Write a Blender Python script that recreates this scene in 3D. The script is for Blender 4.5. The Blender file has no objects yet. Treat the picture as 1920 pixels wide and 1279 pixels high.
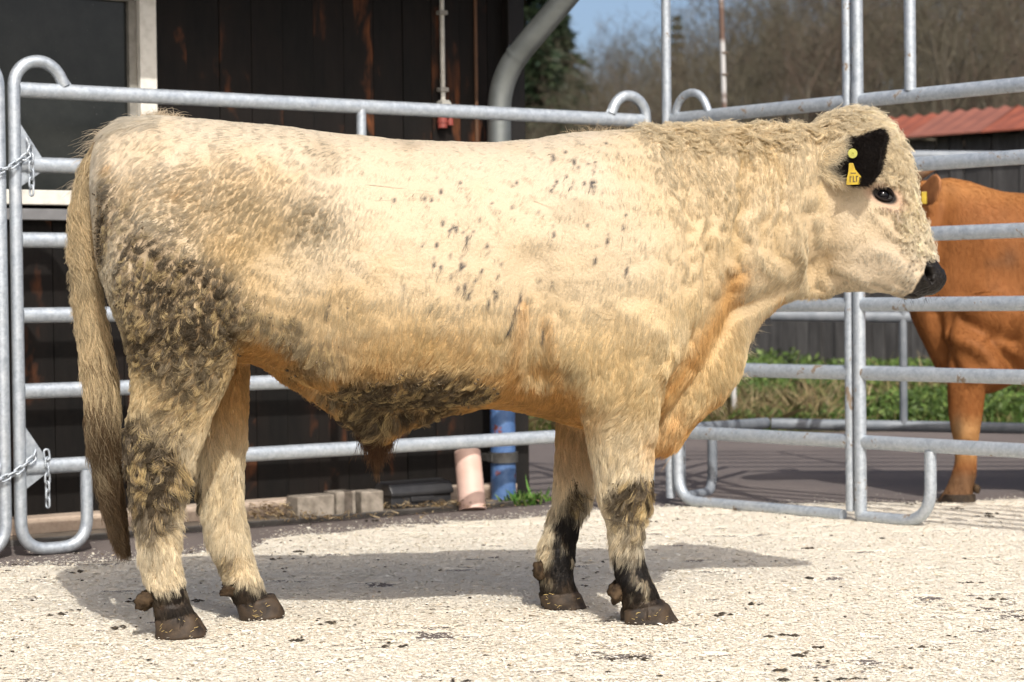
import bpy, bmesh, math, random
import numpy as np
from mathutils import Matrix, Vector, kdtree

random.seed(7)
rng = np.random.default_rng(11)
scene = bpy.context.scene
COL = scene.collection

# ------------------------------------------------------------------ camera
F_PX, CX, CY = 3900.0, 960.0, 639.5          # lens in pixels of the 1920 px wide photograph
EYE = np.array((0.0, 0.0, 0.86))
PITCH, ROLL = (639.5 - 561.0) / 3900.0, 0.0117
cam_data = bpy.data.cameras.new('camera')
cam_data.sensor_width = 36.0
cam_data.lens = 36.0 * F_PX / 1920.0
cam_data.clip_start, cam_data.clip_end = 0.05, 1500.0
cam_data.dof.use_dof = True
cam_data.dof.focus_distance = 5.42
cam_data.dof.aperture_fstop = 5.0
cam = bpy.data.objects.new('camera', cam_data)
COL.objects.link(cam)
CAM_ROT = Matrix.Rotation(math.pi / 2 - PITCH, 4, 'X') @ Matrix.Rotation(-ROLL, 4, 'Z')
cam.matrix_world = Matrix.Translation(Vector(EYE)) @ CAM_ROT
scene.camera = cam

# ------------------------------------------------------------------ daylight
SUN_DIR = np.array((-0.27, 1.05, -1.0)); SUN_DIR /= np.linalg.norm(SUN_DIR)   # the way the light travels
sun_data = bpy.data.lights.new('sun', 'SUN')
sun_data.energy = 2.85
sun_data.angle = math.radians(0.55)
sun_data.color = (1.0, 0.965, 0.905)
sun = bpy.data.objects.new('sun', sun_data)
COL.objects.link(sun)
sun.location = (2.0, -8.0, 9.0)
sun.rotation_euler = Vector(SUN_DIR).to_track_quat('-Z', 'Y').to_euler()

world = bpy.data.worlds.new('World')
scene.world = world
world.use_nodes = True
wn = world.node_tree
for n in list(wn.nodes): wn.nodes.remove(n)
sky = wn.nodes.new('ShaderNodeTexSky')
sky.sky_type = 'NISHITA'
sky.sun_disc = False
sky.sun_elevation = math.asin(-SUN_DIR[2])
sky.sun_rotation = math.atan2(-SUN_DIR[0], -SUN_DIR[1])
sky.air_density, sky.dust_density, sky.ozone_density = 0.6, 4.2, 2.0
bg = wn.nodes.new('ShaderNodeBackground')
bg.inputs['Strength'].default_value = 0.15
wo = wn.nodes.new('ShaderNodeOutputWorld')
wb = wn.nodes.new('ShaderNodeMix'); wb.data_type = 'RGBA'; wb.blend_type = 'MULTIPLY'
wb.inputs[0].default_value = 1.0
wb.inputs[7].default_value = (1.02, 1.0, 0.92, 1.0)          # the camera's daylight white balance
wn.links.new(sky.outputs['Color'], wb.inputs[6])
wn.links.new(wb.outputs[2], bg.inputs['Color'])
wn.links.new(bg.outputs['Background'], wo.inputs['Surface'])

scene.view_settings.view_transform = 'Standard'
scene.view_settings.look = 'None'
scene.view_settings.exposure = 0.45
scene.view_settings.gamma = 1.0
scene.view_settings.use_curve_mapping = False
scene.render.engine = 'CYCLES'
cyc = scene.cycles
cyc.max_bounces, cyc.diffuse_bounces, cyc.glossy_bounces, cyc.transmission_bounces = 7, 3, 3, 4
cyc.transparent_max_bounces = 6
cyc.use_denoising = True
try:
    cyc.denoiser = 'OPENIMAGEDENOISE'
except Exception:
    pass
cyc.caustics_reflective = cyc.caustics_refractive = False

# ------------------------------------------------------------------ geometry helpers
R3 = np.array(CAM_ROT.to_3x3())

def ray(x, y):
    return R3 @ np.array(((x - CX) / F_PX, -(y - CY) / F_PX, -1.0))

def at(x, y, depth):
    d = ray(x, y)
    return EYE + d * (depth / d[1])

def on_ground(x, y, z=0.0):
    d = ray(x, y)
    return EYE + d * ((z - EYE[2]) / d[2])

def vnoise(p, scale, seed=0):
    """smooth value noise in -1..1 on an (n,3) array"""
    q = np.asarray(p, dtype=np.float64) * scale + 1000.0
    i = np.floor(q).astype(np.int64)
    f = q - i
    f = f * f * (3 - 2 * f)
    out = np.zeros(len(q))
    for dx in (0, 1):
        for dy in (0, 1):
            for dz in (0, 1):
                h = ((i[:, 0] + dx) * 73856093) ^ ((i[:, 1] + dy) * 19349663) ^ ((i[:, 2] + dz) * 83492791) ^ (seed * 2654435761 & 0x7fffffff)
                h = (h ^ (h >> 13)) * 1274126177 & 0x7fffffff
                h = (h ^ (h >> 16)) & 0xffff
                wgt = (f[:, 0] if dx else 1 - f[:, 0]) * (f[:, 1] if dy else 1 - f[:, 1]) * (f[:, 2] if dz else 1 - f[:, 2])
                out += wgt * (h / 32767.5 - 1.0)
    return out

def fnoise(p, scale, seed=0, octaves=3):
    a, s, t = 1.0, 0.0, 0.0
    for k in range(octaves):
        s = s + a * vnoise(p, scale * 2 ** k, seed + 17 * k)
        t += a
        a *= 0.55
    return s / t

def smooth01(x, a, b):
    t = np.clip((x - a) / (b - a), 0, 1)
    return t * t * (3 - 2 * t)

class MB:
    """collects shapes and links them as one mesh object"""
    def __init__(self):
        self.v, self.f, self.m = [], [], []
    def add(self, verts, faces, mi=0):
        o = len(self.v)
        self.v.extend(tuple(float(c) for c in p) for p in verts)
        self.f.extend(tuple(i + o for i in fc) for fc in faces)
        self.m.extend([mi] * len(faces))
        return self
    def box(self, c, size, rot=None, mi=0):
        hx, hy, hz = size[0] / 2, size[1] / 2, size[2] / 2
        vs = [Vector((sx * hx, sy * hy, sz * hz)) for sx in (-1, 1) for sy in (-1, 1) for sz in (-1, 1)]
        if rot is not None: vs = [rot @ p for p in vs]
        vs = [p + Vector(c) for p in vs]
        return self.add(vs, [(0, 1, 3, 2), (4, 6, 7, 5), (0, 4, 5, 1), (2, 3, 7, 6), (0, 2, 6, 4), (1, 5, 7, 3)], mi)
    def loft(self, rings, cap=True, mi=0, closed=False):
        n = len(rings[0]); vs = [p for r in rings for p in r]; fs = []
        m = len(rings)
        for k in range(m if closed else m - 1):
            a, b = k * n, ((k + 1) % m) * n
            for j in range(n):
                j2 = (j + 1) % n
                fs.append((a + j, a + j2, b + j2, b + j))
        if cap and not closed:
            fs.append(tuple(reversed(range(n))))
            fs.append(tuple(range((m - 1) * n, m * n)))
        return self.add(vs, fs, mi)
    def tube(self, path, radius, n=10, mi=0, flat=1.0, up=(0, 0, 1), closed=False, cap=True):
        path = [Vector(p) for p in path]
        rings = []
        m = len(path)
        prev = None
        for k, p in enumerate(path):
            if closed: t = path[(k + 1) % m] - path[k - 1]
            else: t = path[min(k + 1, m - 1)] - path[max(k - 1, 0)]
            t.normalize()
            ref = prev if prev is not None else Vector(up)
            if abs(ref.dot(t)) > 0.98 and prev is None: ref = Vector((1, 0, 0))
            a = (ref - t * ref.dot(t)).normalized()
            b = t.cross(a)
            prev = a
            r = radius[k] if hasattr(radius, '__len__') else radius
            rings.append([p + a * (r * math.cos(2 * math.pi * j / n)) + b * (r * flat * math.sin(2 * math.pi * j / n)) for j in range(n)])
        return self.loft(rings, cap=cap, mi=mi, closed=closed)
    def mesh(self, name):
        me = bpy.data.meshes.new(name)
        me.from_pydata(self.v, [], self.f)
        me.update()
        return me
    def build(self, name, mats, parent=None, smooth=True, bevel=0.0, sharp=35):
        me = self.mesh(name)
        bm = bmesh.new(); bm.from_mesh(me)
        bmesh.ops.recalc_face_normals(bm, faces=bm.faces)
        bm.to_mesh(me); bm.free()
        return link(name, me, mats, parent, smooth, bevel, sharp, self.m)

def link(name, me, mats, parent=None, smooth=True, bevel=0.0, sharp=35, mi=None):
    if not isinstance(mats, (list, tuple)): mats = [mats]
    for m in mats: me.materials.append(m)
    if mi is not None and len(mats) > 1: me.polygons.foreach_set('material_index', mi)
    if smooth:
        me.polygons.foreach_set('use_smooth', [True] * len(me.polygons))
        try: me.set_sharp_from_angle(angle=math.radians(sharp))
        except Exception: pass
    o = bpy.data.objects.new(name, me)
    COL.objects.link(o)
    if parent is not None: o.parent = parent
    if bevel:
        b = o.modifiers.new('bevel', 'BEVEL'); b.width = bevel; b.segments = 2; b.limit_method = 'ANGLE'
    return o

def empty(name, loc=(0, 0, 0), rz=0.0):
    o = bpy.data.objects.new(name, None)
    o.empty_display_size = 0.1
    COL.objects.link(o)
    o.location = loc; o.rotation_euler = (0, 0, rz)
    return o

def tag(o, label=None, cat=None, group=None, kind=None):
    if label: o['label'] = label
    if cat: o['category'] = cat
    if group: o['group'] = group
    if kind: o['kind'] = kind
    return o

def fillet(points, radius, seg=7):
    """polyline with rounded corners"""
    pts = [Vector(p) for p in points]
    out = [pts[0]]
    for k in range(1, len(pts) - 1):
        a, b, c = pts[k - 1], pts[k], pts[k + 1]
        r = radius[k - 1] if hasattr(radius, '__len__') else radius
        u, w = (a - b), (c - b)
        r1 = min(r, u.length * 0.49 if k > 1 else u.length * 0.98, w.length * 0.49 if k < len(pts) - 2 else w.length * 0.98)
        p, q = b + u.normalized() * r1, b + w.normalized() * r1
        for s in range(seg + 1):
            t = s / seg
            out.append(p * (1 - t) ** 2 + b * 2 * t * (1 - t) + q * t * t)
    out.append(pts[-1])
    return out

# ------------------------------------------------------------------ material helpers
def new_mat(name):
    m = bpy.data.materials.new(name); m.use_nodes = True
    nt = m.node_tree
    for n in list(nt.nodes): nt.nodes.remove(n)
    out = nt.nodes.new('ShaderNodeOutputMaterial')
    p = nt.nodes.new('ShaderNodeBsdfPrincipled')
    nt.links.new(p.outputs[0], out.inputs['Surface'])
    return m, nt, p

def node(nt, kind, **kw):
    n = nt.nodes.new(kind)
    for k, v in kw.items():
        if k in n.inputs: n.inputs[k].default_value = v
        else: setattr(n, k, v)
    return n

def coords(nt, stretch=(1, 1, 1), rand=False, space='Object'):
    tc = nt.nodes.new('ShaderNodeTexCoord')
    mp = nt.nodes.new('ShaderNodeMapping')
    mp.inputs['Scale'].default_value = stretch
    if rand:
        oi = nt.nodes.new('ShaderNodeObjectInfo')
        mul = node(nt, 'ShaderNodeMath', operation='MULTIPLY'); mul.inputs[1].default_value = 37.0
        nt.links.new(oi.outputs['Random'], mul.inputs[0])
        nt.links.new(mul.outputs[0], mp.inputs['Location'])
    nt.links.new(tc.outputs[space], mp.inputs['Vector'])
    return mp.outputs['Vector']

def noise(nt, vec, scale, detail=4.0, rough=0.55, dist=0.0):
    n = nt.nodes.new('ShaderNodeTexNoise')
    n.inputs['Scale'].default_value = scale
    n.inputs['Detail'].default_value = detail
    n.inputs['Roughness'].default_value = rough
    n.inputs['Distortion'].default_value = dist
    nt.links.new(vec, n.inputs['Vector'])
    return n.outputs['Fac']

def ramp(nt, fac, stops):
    r = nt.nodes.new('ShaderNodeValToRGB')
    el = r.color_ramp.elements
    while len(el) < len(stops): el.new(0.5)
    for e, (pos, c) in zip(el, stops):
        e.position = pos
        e.color = (c, c, c, 1) if not hasattr(c, '__len__') else (*c, 1)
    nt.links.new(fac, r.inputs['Fac'])
    return r.outputs['Color']

def mix(nt, fac, a, b):
    n = nt.nodes.new('ShaderNodeMix'); n.data_type = 'RGBA'
    for sock, val in ((n.inputs[0], fac), (n.inputs[6], a), (n.inputs[7], b)):
        if hasattr(val, 'is_linked'): nt.links.new(val, sock)
        elif hasattr(val, '__len__'): sock.default_value = (*val, 1)
        else: sock.default_value = val
    return n.outputs[2]

def bump(nt, p, height, strength=0.3, dist=0.01):
    b = nt.nodes.new('ShaderNodeBump')
    b.inputs['Strength'].default_value = strength
    b.inputs['Distance'].default_value = dist
    nt.links.new(height, b.inputs['Height'])
    nt.links.new(b.outputs[0], p.inputs['Normal'])

def simple(name, c1, c2=None, scale=8.0, rough=0.7, metallic=0.0, bstr=0.0, bdist=0.004, stretch=(1, 1, 1), rand=False, spec=0.4, lo=0.35, hi=0.65, detail=4.0):
    m, nt, p = new_mat(name)
    p.inputs['Roughness'].default_value = rough
    p.inputs['Metallic'].default_value = metallic
    p.inputs['Specular IOR Level'].default_value = spec
    if c2 is None:
        p.inputs['Base Color'].default_value = (*c1, 1)
        return m
    v = coords(nt, stretch, rand)
    f = noise(nt, v, scale, detail)
    nt.links.new(ramp(nt, f, [(lo, c1), (hi, c2)]), p.inputs['Base Color'])
    if bstr: bump(nt, p, f, bstr, bdist)
    return m

def galvanised(name, dirt=0.0):
    m, nt, p = new_mat(name)
    v = coords(nt, rand=True)
    vo = nt.nodes.new('ShaderNodeTexVoronoi'); vo.inputs['Scale'].default_value = 130.0
    nt.links.new(v, vo.inputs['Vector'])
    sp = noise(nt, v, 45, 5.0)
    base = ramp(nt, sp, [(0.3, (0.33, 0.375, 0.43)), (0.7, (0.47, 0.52, 0.57))])
    bw = nt.nodes.new('ShaderNodeRGBToBW'); nt.links.new(vo.outputs['Color'], bw.inputs[0])
    base = mix(nt, 0.12, base, bw.outputs[0])
    streak = ramp(nt, noise(nt, v, 9, 6.0, 0.7), [(0.45, 0.0), (0.80, 0.35)])
    base = mix(nt, streak, base, (0.60, 0.61, 0.60))
    if dirt:
        d = ramp(nt, noise(nt, v, 11, 5.0, 0.72, 0.4), [(0.66 - 0.06 * dirt, 0.0), (0.70 - 0.06 * dirt, 0.92)])
        base = mix(nt, d, base, (0.19, 0.135, 0.085))
        met = node(nt, 'ShaderNodeMath', operation='SUBTRACT'); met.inputs[0].default_value = 0.55
        nt.links.new(d, met.inputs[1]); met.use_clamp = True
        nt.links.new(met.outputs[0], p.inputs['Metallic'])
    else:
        p.inputs['Metallic'].default_value = 0.6
    nt.links.new(base, p.inputs['Base Color'])
    rr = ramp(nt, sp, [(0.2, 0.42), (0.8, 0.62)])
    nt.links.new(rr, p.inputs['Roughness'])
    bump(nt, p, sp, 0.12, 0.002)
    return m

def attr_mat(name, attr='col', rough=0.6, spec=0.25, bscale=0.0, bstr=0.0):
    m, nt, p = new_mat(name)
    a = nt.nodes.new('ShaderNodeAttribute'); a.attribute_name = attr
    nt.links.new(a.outputs['Color'], p.inputs['Base Color'])
    p.inputs['Roughness'].default_value = rough
    p.inputs['Specular IOR Level'].default_value = spec
    if bscale:
        bump(nt, p, noise(nt, coords(nt), bscale, 5.0), bstr, 0.006)
    return m

def set_col(me, col, domain='POINT'):
    a = me.attributes.new('col', 'FLOAT_COLOR', domain)
    c = np.ones((len(col), 4), dtype=np.float32); c[:, :3] = col
    a.data.foreach_set('color', c.ravel())

def mesh_from_arrays(name, v, faces_flat, nper):
    """v (n,3), faces_flat (m,nper) numpy -> mesh, quickly"""
    me = bpy.data.meshes.new(name)
    m = len(faces_flat)
    me.vertices.add(len(v)); me.vertices.foreach_set('co', np.asarray(v, dtype=np.float32).ravel())
    me.loops.add(m * nper); me.loops.foreach_set('vertex_index', np.asarray(faces_flat, dtype=np.int32).ravel())
    me.polygons.add(m)
    me.polygons.foreach_set('loop_start', np.arange(0, m * nper, nper, dtype=np.int32))
    try: me.polygons.foreach_set('loop_total', np.full(m, nper, dtype=np.int32))
    except Exception: pass
    me.update(calc_edges=True)
    return me

def hair_mat(name, rough=.5, spec=.25, trans=.45):
    m = bpy.data.materials.new(name); m.use_nodes = True
    nt = m.node_tree
    for n in list(nt.nodes): nt.nodes.remove(n)
    out = nt.nodes.new('ShaderNodeOutputMaterial')
    p = nt.nodes.new('ShaderNodeBsdfPrincipled')
    a = nt.nodes.new('ShaderNodeAttribute'); a.attribute_name = 'col'
    nt.links.new(a.outputs['Color'], p.inputs['Base Color'])
    p.inputs['Roughness'].default_value = rough
    p.inputs['Specular IOR Level'].default_value = spec
    tr = nt.nodes.new('ShaderNodeBsdfTranslucent')
    nt.links.new(a.outputs['Color'], tr.inputs['Color'])
    mx = nt.nodes.new('ShaderNodeMixShader'); mx.inputs[0].default_value = trans
    nt.links.new(p.outputs[0], mx.inputs[1]); nt.links.new(tr.outputs[0], mx.inputs[2])
    nt.links.new(mx.outputs[0], out.inputs['Surface'])
    return m

def unit(a):
    return a / (np.linalg.norm(a, axis=-1, keepdims=True) + 1e-9)

def blob(c, r, seed, n=12, rough=.25):
    bm = bmesh.new(); bmesh.ops.create_icosphere(bm, subdivisions=3, radius=1.0)
    co = np.array([v.co for v in bm.verts])
    f = 1 + rough * fnoise(co + seed * 3.1, 1.7, seed, 3)
    for v, k in zip(bm.verts, f): v.co = Vector((v.co.x * r[0] * k + c[0], v.co.y * r[1] * k + c[1], v.co.z * r[2] * k + c[2]))
    vs = [tuple(v.co) for v in bm.verts]; fs = [tuple(v.index for v in f.verts) for f in bm.faces]
    bm.free()
    return vs, fs

# ------------------------------------------------------------------ ground, yard, bank, hill
M_yard, nt, p = new_mat('yard_asphalt')
v = coords(nt)
f1 = noise(nt, v, 1.1, 6, .6); f2 = noise(nt, v, 60, 4, .7); f3 = noise(nt, v, 400, 2, .5)
c = ramp(nt, f1, [(.3, (.118, .098, .092)), (.7, (.172, .143, .132))])
c = mix(nt, ramp(nt, f2, [(.45, 0.0), (.75, .5)]), c, (.21, .185, .165))
c = mix(nt, ramp(nt, f3, [(.55, 0.0), (.7, .45)]), c, (.055, .05, .05))
nt.links.new(c, p.inputs['Base Color']); p.inputs['Roughness'].default_value = .9; p.inputs['Specular IOR Level'].default_value = .25
bump(nt, p, f3, .5, .004)
mb = MB(); mb.add([(-60, -12, 0), (60, -12, 0), (60, 13.2, 0), (-60, 13.2, 0)], [(0, 1, 2, 3)])
tag(mb.build('yard', M_yard, None, False), kind='structure')

def litter_cover(x, y):
    """how thickly the shavings lie at a point of the yard, 0..1"""
    p = np.stack([x * 1.0, y * .55, np.zeros_like(x)], 1)
    edge_far = 8.66 + .10 * fnoise(p, 2.2, 5, 3) + np.clip((x - .9), 0, 3) * .10
    wall = 8.20 + .69 * (x + .4) + .12 * fnoise(p, 3, 6, 2)      # dirt strip before the barn
    left = 7.02 + .69 * (x + 1.68) + .12 * fnoise(p, 3, 9, 2)
    a = smooth01(edge_far - y, -.05, .22)
    b = smooth01(np.where(x < -.9, left, wall) - y, -.05, .5)
    thin = .5 + .5 * smooth01(y, 3, 4)
    streak = .75 * fnoise(np.stack([x * 3.4, y * 7, np.zeros_like(x)], 1), 1.5, 33, 3) + .6 * fnoise(np.stack([x * 9, y * 18, np.zeros_like(x)], 1), 1.6, 34, 2)
    bare = smooth01(streak, .20, .62)
    return a * b * (1 - .75 * bare), a * b

# sheet of trodden shavings, a thin uneven layer over the asphalt
NX, NY = 330, 300
gx = np.linspace(-3.4, 3.6, NX); gy = np.linspace(2.6, 9.4, NY)
GX, GY = np.meshgrid(gx, gy)
cov, reg = litter_cover(GX.ravel(), GY.ravel())
pz = np.stack([GX.ravel(), GY.ravel(), np.zeros(NX * NY)], 1)
hz = -.012 + .018 * np.clip(cov, 0, 1) + .0035 * fnoise(pz, 14, 3, 3) * reg
ii = (np.arange(NY - 1)[:, None] * NX + np.arange(NX - 1)[None, :]).ravel()
quads = np.stack([ii, ii + 1, ii + NX + 1, ii + NX], 1)
me = mesh_from_arrays('shavings_bed', np.stack([GX.ravel(), GY.ravel(), hz], 1), quads, 4)
set_col(me, np.stack([cov, cov, cov], 1))
M_bed, nt, p = new_mat('trodden_shavings')
v = coords(nt)
a = nt.nodes.new('ShaderNodeAttribute'); a.attribute_name = 'col'
f1 = noise(nt, v, 260, 3, .6); f2 = noise(nt, v, 35, 5, .65); f3 = noise(nt, v, 3, 4)
c = ramp(nt, f1, [(.30, (.60, .53, .43)), (.44, (.78, .715, .60)), (.66, (.85, .795, .685))])
c = mix(nt, ramp(nt, f2, [(.35, .0), (.7, .55)]), c, (.76, .68, .56))
c = mix(nt, ramp(nt, f3, [(.4, .0), (.7, .22)]), c, (.70, .63, .52))
sub = node(nt, 'ShaderNodeMath', operation='ADD'); nt.links.new(a.outputs['Fac'], sub.inputs[0])
m2 = node(nt, 'ShaderNodeMath', operation='MULTIPLY_ADD'); nt.links.new(f1, m2.inputs[0]); m2.inputs[1].default_value = 1.5; m2.inputs[2].default_value = -.75
nt.links.new(m2.outputs[0], sub.inputs[1])
bare = ramp(nt, sub.outputs[0], [(.22, 1.0), (.52, 0.0)])
c = mix(nt, bare, c, (.27, .24, .215))
nt.links.new(c, p.inputs['Base Color']); p.inputs['Roughness'].default_value = .95; p.inputs['Specular IOR Level'].default_value = .1
bump(nt, p, f1, .8, .006)
o = link('shavings_bed', me, M_bed, None, True, 0, 180); tag(o, kind='structure')

# loose chips lying on it
NCH = 430000
u1 = rng.random(NCH * 2)
cy = 3.9 + (9.0 - 3.9) * u1 ** 1.25
cx = (rng.random(NCH * 2) * 2 - 1) * (cy * .27 + .5)
cv_, rg_ = litter_cover(cx, cy)
keep = rng.random(NCH * 2) < np.clip(cv_ * 1.05 + .10 * rg_, 0, 1) + .02 * (cy < 9)
cx, cy, cv_ = cx[keep][:NCH], cy[keep][:NCH], cv_[keep][:NCH]
n_ = len(cx)
zz = -.012 + .018 * np.clip(cv_, 0, 1) + .0035 * fnoise(np.stack([cx, cy, np.zeros(n_)], 1), 14, 3, 3)
zz = np.maximum(zz, .0006) + .0008 + .0016 * rng.random(n_)
HOOVES = np.array([(-.83, 5.33), (-.68, 5.61), (.375, 5.47), (.135, 5.745)])
hd = np.min(np.hypot((cx[:, None] - HOOVES[None, :, 0]) / 1.25, cy[:, None] - HOOVES[None, :, 1]), axis=1)
nb = 1400
bx_ = (HOOVES[rng.integers(0, 4, nb)] + rng.normal(0, .062, (nb, 2)) * np.array((1.3, 1)))
cx[:nb], cy[:nb], zz[:nb] = bx_[:, 0], bx_[:, 1], .008 + .010 * rng.random(nb) ** 2
ln = .0027 * np.exp(.42 * rng.standard_normal(n_)); wd = ln * rng.uniform(.3, .75, n_)
an = rng.uniform(0, 6.283, n_)
ax = np.stack([np.cos(an), np.sin(an), .13 * rng.standard_normal(n_)], 1) * ln[:, None]
ay = np.stack([-np.sin(an), np.cos(an), .13 * rng.standard_normal(n_)], 1) * wd[:, None]
cc = np.stack([cx, cy, zz], 1)
V = np.stack([cc - ax - ay * .8, cc + ax - ay, cc + ax * .9 + ay, cc - ax + ay * .7], 1).reshape(-1, 3)
V[:, 2] = np.maximum(V[:, 2], .0008)
me = mesh_from_arrays('wood_shavings', V, np.arange(n_ * 4).reshape(-1, 4), 4)
tone = rng.random(n_)
cc_ = np.where(tone[:, None] < .70, np.array((.86, .81, .70)), np.where(tone[:, None] < .92, np.array((.83, .745, .59)), np.array((.64, .52, .36))))
dark = rng.random(n_) < .015
cc_ = np.where(dark[:, None], np.array((.16, .115, .07)), cc_) * rng.uniform(.80, 1.05, (n_, 1))
set_col(me, np.repeat(cc_, 4, 0))
M_chip = attr_mat('shavings', rough=.85, spec=.15)
tag(link('wood_shavings', me, M_chip, None, False), kind='stuff')

# crumbs of dung and dark specks
mb = MB()
for k in range(260):
    y_ = 4.6 + 4 * rng.random() ** 1.4; x_ = rng.uniform(-.27, .27) * y_
    big = rng.random() < .16
    for q in range(5 if big else rng.integers(1, 3)):
        r_ = rng.uniform(.003, .009) * (1.2 if big else .7)
        vs, fs = blob((x_ + rng.normal(0, .018 if big else .004), y_ + rng.normal(0, .012), .008 + r_ * .4), (r_ * rng.uniform(.8, 2.0), r_, r_ * .55), int(rng.integers(1, 999)), rough=.4) if False else ([], [])
        bmx = [(sx * r_ * rng.uniform(.7, 1.9), sy * r_ * rng.uniform(.7, 1.2), sz * r_ * .5) for sx, sy, sz in ((1, 0, 0), (-1, 0, 0), (0, 1, 0), (0, -1, 0), (0, 0, 1), (0, 0, -1))]
        ox, oy = x_ + rng.normal(0, .018 if big else .004), y_ + rng.normal(0, .012)
        mb.add([(ox + a_, oy + b_, .008 + c_) for a_, b_, c_ in bmx], [(0, 2, 4), (2, 1, 4), (1, 3, 4), (3, 0, 4), (2, 0, 5), (1, 2, 5), (3, 1, 5), (0, 3, 5)])
M_crumb = simple('crumbs', (.02, .017, .013), (.06, .045, .03), 50, .9)
tag(mb.build('dung_crumbs', M_crumb, None, True, 0, 180), kind='stuff')

# bank of earth and the wooded hill: one sheet that climbs away from the yard
def terrain(x, y):
    z = .02 + .13 * smooth01(y, 13.0, 14.6) + .40 * smooth01(y, 15, 24) 
    rise = np.clip(y - 24, 0, None)
    z = z + 7.0 * smooth01(rise, 0, 100) + np.clip(x - .09 * y, 0, 80) * .30 * smooth01(rise, 5, 90)
    p = np.stack([x, y, np.zeros_like(x)], 1)
    return z + .06 * fnoise(p, .9, 51, 3) * smooth01(y, 13.2, 14) + .9 * fnoise(p, .05, 52, 3) * smooth01(y, 25, 60)
tx_ = np.linspace(-170, 200, 150); ty_ = np.concatenate((np.linspace(12.9, 26, 60), np.linspace(27, 330, 90)))
TX, TY = np.meshgrid(tx_, ty_)
TX = TX * np.interp(TY, [12.9, 40, 330], [.16, .4, 1.7]) 
TZ = terrain(TX.ravel(), TY.ravel()).reshape(TX.shape); TZ[0] = -.05
nx, ny = len(tx_), len(ty_)
ii = (np.arange(ny - 1)[:, None] * nx + np.arange(nx - 1)[None, :]).ravel()
me = mesh_from_arrays('hill', np.stack([TX.ravel(), TY.ravel(), TZ.ravel()], 1), np.stack([ii, ii + 1, ii + nx + 1, ii + nx], 1), 4)
M_hill, nt, p = new_mat('leaf_litter')
v = coords(nt)
f1 = noise(nt, v, .35, 6, .65); f2 = noise(nt, v, 3, 5, .7)
c = ramp(nt, f1, [(.3, (.042, .034, .02)), (.7, (.07, .056, .034))])
c = mix(nt, ramp(nt, f2, [(.45, 0.0), (.75, .6)]), c, (.055, .055, .026))
nt.links.new(c, p.inputs['Base Color']); p.inputs['Roughness'].default_value = .95
tag(link('hill', me, M_hill, None, True, 0, 180), kind='structure')

# ground cover on the bank
def leaf_cloud(name, n, place, size, colours, up=.6, elong=1.4):
    pos = place(n)
    n = len(pos)
    a1 = rng.standard_normal((n, 3)); a1[:, 2] += up * 0
    nn = unit(rng.standard_normal((n, 3)) + np.array((0, -.5, up * 2)))
    ax = unit(np.cross(nn, rng.standard_normal((n, 3)))); ay = np.cross(nn, ax)
    s = size * np.exp(.35 * rng.standard_normal((n, 1)))
    V = np.stack([pos - ax * s * elong, pos - ay * s * .6, pos + ax * s * elong, pos + ay * s * .6], 1).reshape(-1, 3)
    me = mesh_from_arrays(name, V, np.arange(n * 4).reshape(-1, 4), 4)
    cols = np.array(colours)[rng.integers(0, len(colours), n)] * rng.uniform(.6, 1.3, (n, 1))
    set_col(me, np.repeat(cols, 4, 0))
    return me
def leafy(name):
    m = hair_mat(name, .55, .3, .3)
    return m
M_leaf = leafy('leaf')
def bank_place(n):
    x = rng.uniform(-1.5, 6.5, n); y = 13.15 + 4.2 * rng.random(n) ** 1.3
    keep = (vnoise(np.stack([x, y, x * 0], 1), 1.1, 61) + .35 * (x > 2.1) > -.35) | (y > 14.6)
    x, y = x[keep], y[keep]
    h = (.04 + .15 * (fnoise(np.stack([x, y, x * 0], 1), 1.7, 62, 2) * .5 + .5) + .06 * smooth01(y, 14, 15.5)) * rng.random(len(x)) ** .6
    return np.stack([x, y, terrain(x, y) + h], 1)
me = leaf_cloud('ground_ivy', 70000, bank_place, .0155, [(.075, .125, .028), (.10, .165, .036), (.055, .095, .024), (.14, .20, .05)])
tag(link('ground_ivy', me, M_leaf, None, False), kind='stuff')
def blades(name, n, place, h, w, colours, lean=.5):
    pos = place(n); n = len(pos)
    dr = unit(np.concatenate([rng.standard_normal((n, 2)) * lean, np.ones((n, 1))], 1))
    sd = unit(np.cross(dr, rng.standard_normal((n, 3))))
    hh = (h * np.exp(.35 * rng.standard_normal(n)))[:, None]
    mid = pos + dr * hh * .55; tip = pos + dr * hh + np.concatenate([rng.standard_normal((n, 2)) * lean * .10, -np.abs(rng.standard_normal((n, 1))) * .08], 1) * hh
    V = np.stack([pos - sd * w, pos + sd * w, mid + sd * w * .8, tip, mid - sd * w * .8], 1).reshape(-1, 3)
    me = mesh_from_arrays(name, V, np.arange(n * 5).reshape(-1, 5), 5)
    cols = np.array(colours)[rng.integers(0, len(colours), n)] * rng.uniform(.6, 1.3, (n, 1))
    set_col(me, np.repeat(cols, 5, 0))
    return link(name, me, M_leaf, None, False)
def dry_place(n):
    x = rng.uniform(-1.5, 6.5, n); y = 13.1 + 1.6 * rng.random(n) ** 1.2
    keep = (vnoise(np.stack([x, y, x * 0], 1), 1.1, 61) + .30 * (x > 2.1) < .22) 
    x, y = x[keep], y[keep]
    return np.stack([x, y, terrain(x, y) - .01], 1)
tag(blades('dry_grass', 34000, dry_place, .19, .0045, [(.33, .25, .13), (.40, .32, .18), (.25, .19, .10), (.16, .17, .06)], 1.1), kind='stuff')
def edge_place(n):
    x = rng.uniform(-.3, 6, n); y = 13.05 + .5 * rng.random(n)
    return np.stack([x, y, terrain(x, y) - .01], 1)
tag(blades('verge_grass', 9000, edge_place, .09, .004, [(.08, .16, .03), (.11, .19, .04), (.22, .20, .08)], .6), kind='stuff')

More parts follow.
